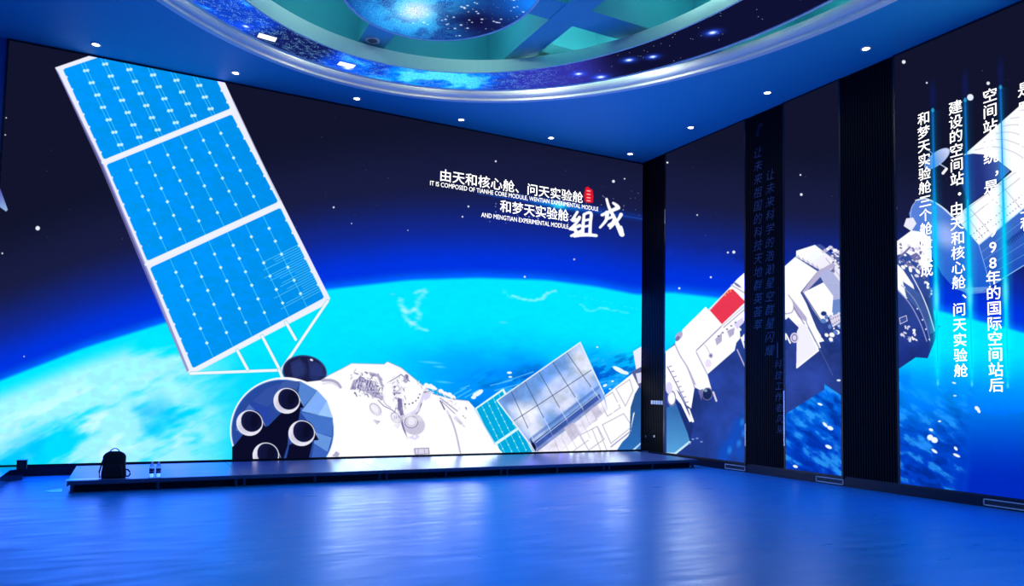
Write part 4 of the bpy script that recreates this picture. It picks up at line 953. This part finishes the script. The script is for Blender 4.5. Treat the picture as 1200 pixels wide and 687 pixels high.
for txt, xa, ya, xb, yb, sz in (('让未来祖国的科技天地群英荟萃', 888, 179, 888.5, 381, 13.5), ('让未来科学的浩瀚星空群星闪耀', 902.5, 205, 902, 411, 13.5),
                                ('科技工作者风采', 912, 427, 914, 504, 11), ('『', 890, 155, 0, 0, 18)):
    bm = bmesh.new(); col_text(column(txt, xa, ya, xb, yb) if len(txt) > 1 else [(txt, xa, ya)], xs_, f2, .0, bm, sz, shear=.25)
    if sz == 11: col_text([('|', 911, 408)], xs_, f2, .0, bm, 20)
    link('calligraphy_column', bm_mesh('calligraphy_column', bm), MAT['sign'], f2, label='faint grey blue calligraphy')
for y, pa, pb, nm in ((9.715, 458, 523, 921), (10.675, 497, 523, 876.5), (13.135, 245, 262, 781)):
    za, zb_ = hpx((nm, pa), 'x', XR-.06)[2], hpx((nm, pb), 'x', XR-.06)[2]
    par = f1 if y > 13 else f2
    boxobj('edge_strip', (-.064, y-.012-par.location.y, zb_), (-.0601, y+.012-par.location.y, za), MAT['alu'], par, label='pale metal edge strip')
# skirting along the right wall with grilles
boxobj('baseboard_right', (XR-.03, YF, 0), (XR, YB-.35, .168), MAT['skirt'], kind='structure')
boxobj('baseboard_back', (XL, YB-.05, 0), (XR, YB, .15), MAT['skirt'], kind='structure')
def grille(y0, y1, label):
    ym = (y0+y1)/2; o = empty('air_grille', (XR-.03, ym, 0), label=label, cat='air grille', group='white framed grilles in the skirting')
    L = abs(y1-y0)/2; z0, z1 = .022, .118; t = .016; bm = bmesh.new()
    for lo, hi in (((-.014, -L, z0), (0, L, z0+t)), ((-.014, -L, z1-t), (0, L, z1)), ((-.014, -L, z0), (0, -L+t, z1)), ((-.014, L-t, z0), (0, L, z1))): box(bm, lo, hi)
    link('frame', bm_mesh('frame', bm), MAT['whitep'], o)
    boxobj('backing', (-.003, -L+t, z0+t), (-.0005, L-t, z1-t), MAT['dark'], o)
    for k in range(4):
        z = z0+t+.008+k*.018; boxobj('slat', (-.011, -L+t, z), (-.003, L-t, z+.006), MAT['grille'], o)
grille(11.25, 10.70, 'white framed air grille under the flag screen')
grille(9.04, 8.48, 'white framed air grille under the narrow screen')
grille(6.20, 5.3, 'white framed air grille under the wide text screen, at the right edge')

# switch plate and sockets on the corner column
c = hpx((770, 472), 'x', XR-.05); sw = empty('switch_plate', (XR-.05, c[1], c[2]), label='row of small white switches on the dark corner column', cat='switch')
boxobj('plate', (-.006, -.23, -.05), (0, .23, .055), MAT['black'], sw)
for k in range(5): boxobj('switch_button', (-.012, -.21+k*.087, -.04), (-.0062, -.14+k*.087, .045), MAT['whitep'], sw, bevel=.003)
for px, lab in ((757, 'small dark wall socket low on the corner column, left one'), (767, 'small grey wall socket low on the corner column, right one')):
    c = hpx((px, 511.5), 'x', XR-.05); so = empty('wall_socket', (XR-.05, c[1], c[2]), label=lab, cat='socket')
    boxobj('plate', (-.006, -.05, -.045), (0, .05, .045), MAT['black'], so); boxobj('outlet', (-.012, -.022, -.022), (-.0062, .022, .022), MAT['alu'] if px == 767 else MAT['steel'], so, bevel=.004)

# ------------------------------------------------------------------ stage
st = empty('stage', (4.9, 12.7, 0), label='long low stage platform in front of the back LED wall', cat='stage')
jx = [-.67, 1.56, 3.78, 6.0, 8.2, 10.4]; y0, y1 = 11.655, 13.72; ym = (y0+y1)/2
def sp_(x, y, z): return (x-4.9, y-12.7, z)
for a, b in zip(jx, jx[1:]):
    for c0, c1 in ((y0+.02, ym), (ym, y1)):
        boxobj('deck_panel', sp_(a+.004, c0+.003, .135), sp_(b-.004, c1-.003, .17), MAT['deck'], st, bevel=.003)
    boxobj('front_rail', sp_(a+.003, y0, .115), sp_(b-.003, y0+.02, .168), MAT['steel'], st, bevel=.004)
for x in (jx[0], jx[-1]-.02): boxobj('side_rail', sp_(x, y0+.02, .098), sp_(x+.02, y1, .134), MAT['steel'], st)
boxobj('under_frame', sp_(jx[0]+.05, y0+.17, .0), sp_(jx[-1]-.1, y1-.1, .1), MAT['dark'], st)
lgs = []
for i, x in enumerate(jx):
    for dx in ((.06,) if i == 0 else (-.06,) if i == len(jx)-1 else (-.06, .06)): lgs.append(x+dx)
    if i < len(jx)-1: lgs.append((x+jx[i+1])/2)
for x in lgs:
    for y in (y0+.12, y1-.12):
        bm = bmesh.new(); tube(bm, [sp_(x, y, 0), sp_(x, y, .134)], .024, 10); tube(bm, [sp_(x, y, 0), sp_(x, y, .012)], .038, 10); link('leg', bm_mesh('leg', bm), MAT['steel'], st)
for i in range(5):
    bm = bmesh.new(); tube(bm, [sp_(jx[i]+.06, y0+.12, .05), sp_(jx[i+1]-.06, y0+.12, .05)], .012); link('brace', bm_mesh('brace', bm), MAT['dark'], st)

# white patches; the one on the floor imitates a spot of light
def patch(p, plane_z, label, L, Wd):
    c = hpx(p, 'z', plane_z); o = boxobj('white_patch', (-L/2, -Wd/2, 0), (L/2, Wd/2, .002), MAT['patch'], None, label=label, cat='patch'); o.location = (c[0], c[1], plane_z+.0005); return o
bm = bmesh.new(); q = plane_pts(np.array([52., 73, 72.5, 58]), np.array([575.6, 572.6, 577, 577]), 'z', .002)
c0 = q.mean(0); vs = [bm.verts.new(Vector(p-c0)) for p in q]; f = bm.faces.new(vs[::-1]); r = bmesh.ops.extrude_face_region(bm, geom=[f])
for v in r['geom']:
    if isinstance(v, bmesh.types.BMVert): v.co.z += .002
o = link('white_patch', bm_mesh('white_patch', bm), MAT['patch'], None, label='white patch imitating a light spot on the floor left of the stage', cat='patch'); o.location = (c0[0], c0[1], .001)
patch((241, 554), .17, 'thin white strip on the stage right of the bottles', .46, .035)
patch((98, 562.6), .17, 'white strip on the front left corner of the stage', .42, .16).location.y = 11.80

# ------------------------------------------------------------------ backpack
c = hpx((133, 560.5), 'z', .17)
bp = empty('backpack', (c[0], c[1]+.06, .171), label='black backpack standing on the left end of the stage', cat='backpack'); bp.rotation_euler = (0, 0, -.1); bp.scale = (.84, .84, .84)
def rounded_body(w0, w1, d0, d1, h, n=14, r=.08, y0=0, z0=0):
    bm = bmesh.new(); K = 28; rings = []
    for i in range(n+1):
        t = i/n; top = max(0, (t-.78)/.22); f = math.sqrt(max(0.0, 1-top**2*.75)); ww = (w0+(w1-w0)*t)/2*(f if t > .78 else 1); dd = (d0+(d1-d0)*t)/2*(f if t > .78 else 1)
        if i == 0: ww *= .95; dd *= .93
        ring = []
        for k in range(K):
            a = 2*math.pi*k/K; ca, sa = math.cos(a), math.sin(a); e = .42
            ring.append(bm.verts.new((ww*math.copysign(abs(ca)**e, ca)+.004*math.sin(9*t+3*a), y0+dd*math.copysign(abs(sa)**e, sa), z0+h*t)))
        rings.append(ring)
    for A, B in zip(rings, rings[1:]):
        for k in range(K): bm.faces.new((A[k], A[(k+1) % K], B[(k+1) % K], B[k]))
    bm.faces.new(rings[0][::-1]); bm.faces.new(rings[-1]); return bm
link('body', bm_mesh('body', rounded_body(.37, .33, .17, .13, .44), True), MAT['fabric'], bp)
link('front_pocket', bm_mesh('front_pocket', rounded_body(.30, .25, .07, .05, .24, y0=-.105, z0=.01), True), MAT['fabric'], bp)
bm = bmesh.new(); tube(bm, [(-.07+.0, .0, .43), (-.06, 0, .455), (-.03, 0, .48), (0, 0, .487), (.03, 0, .48), (.06, 0, .455), (.07, 0, .43)], .009); link('carry_handle', bm_mesh('carry_handle', bm, True), MAT['fabric'], bp)
bm = bmesh.new(); tube(bm, [(.17, -.02, .13), (.205, -.03, .135), (.24, -.04, .10), (.25, -.04, .06), (.23, -.04, .025), (.195, -.03, .02), (.17, -.02, .04)], .013); link('strap', bm_mesh('strap', bm, True), MAT['fabric'], bp)
bm = bmesh.new(); tube(bm, [(-.175, -.03, .02), (-.205, -.04, .012), (-.215, -.02, .10), (-.17, 0, .30)], .012); link('strap', bm_mesh('strap', bm, True), MAT['fabric'], bp)
bm = bmesh.new(); tube(bm, [(-.13, -.078, .36), (-.05, -.088, .385), (.05, -.088, .385), (.13, -.078, .36)], .004); link('zipper', bm_mesh('zipper', bm), MAT['dark'], bp)

# ------------------------------------------------------------------ bottles
def bottle(loc):
    o = empty('water_bottle', loc)
    bm = bmesh.new(); lathe(bm, [(.001, .002), (.026, 0), (.032, .006), (.032, .14), (.031, .15), (.026, .172), (.014, .195), (.0125, .205)], 24); link('body', bm_mesh('body', bm, True), MAT['clear'], o)
    bm = bmesh.new(); lathe(bm, [(.0328, .055), (.0334, .058), (.0334, .118), (.0328, .121)], 24); link('label_band', bm_mesh('label_band', bm, True), MAT['label'], o)
    bm = bmesh.new(); lathe(bm, [(.0145, .2), (.0155, .202), (.0155, .219), (.014, .222), (.001, .222)], 20); link('cap', bm_mesh('cap', bm, True), MAT['whitep'], o)
    bm = bmesh.new(); lathe(bm, [(.0335, .082), (.0338, .083), (.0338, .089), (.0335, .09)], 24); link('label_stripe', bm_mesh('label_stripe', bm), MAT['whitep'], o)
    return o
c1 = hpx((177.5, 559.5), 'z', .17); c2 = hpx((184.5, 559.3), 'z', .17)
b1 = bottle((c1[0], c1[1], .171)); tag(b1, None, 'left one of two small water bottles with dark labels on the stage', 'bottle', 'water bottles on the stage')
b2 = b1.copy(); C.objects.link(b2); b2.location = (c2[0]+.01, c2[1], .171)
for ch in b1.children:
    cc = ch.copy(); C.objects.link(cc); cc.parent = b2
tag(b2, None, 'right one of two small water bottles with dark labels on the stage', 'bottle', 'water bottles on the stage')

# ------------------------------------------------------------------ plinth at the left end, with a small box on it
outl = [(-1.51, 11.6), (-1.51, 13.36), (-1.36, 13.52), (-1.36, YB-.06), (XL+.02, YB-.06), (XL+.02, 11.6)]
bm = bmesh.new(); zt_ = .17
A = [bm.verts.new((x, y, 0)) for x, y in outl]; B = [bm.verts.new((x-.0, y, zt_)) for x, y in outl]
for k in range(len(outl)): bm.faces.new((A[k], A[(k+1) % len(outl)], B[(k+1) % len(outl)], B[k]))
bm.faces.new(A[::-1]); bm.faces.new(B); bmesh.ops.recalc_face_normals(bm, faces=bm.faces[:])
pl = link('plinth', bm_mesh('plinth', bm), MAT['plinth'], None, label='low glossy black plinth at the left edge below the LED wall', cat='plinth')
c = hpx((25.5, 550), 'z', .17); ob = empty('cable_box', (c[0], c[1], .171), label='small black box standing on the low black plinth', cat='box')
boxobj('body', (-.065, -.06, 0), (.065, .06, .125), MAT['dark'], ob, bevel=.005); boxobj('lid', (-.07, -.065, .1255), (.07, .065, .14), MAT['frame'], ob, bevel=.003)
print('scene built', len(bpy.data.objects))
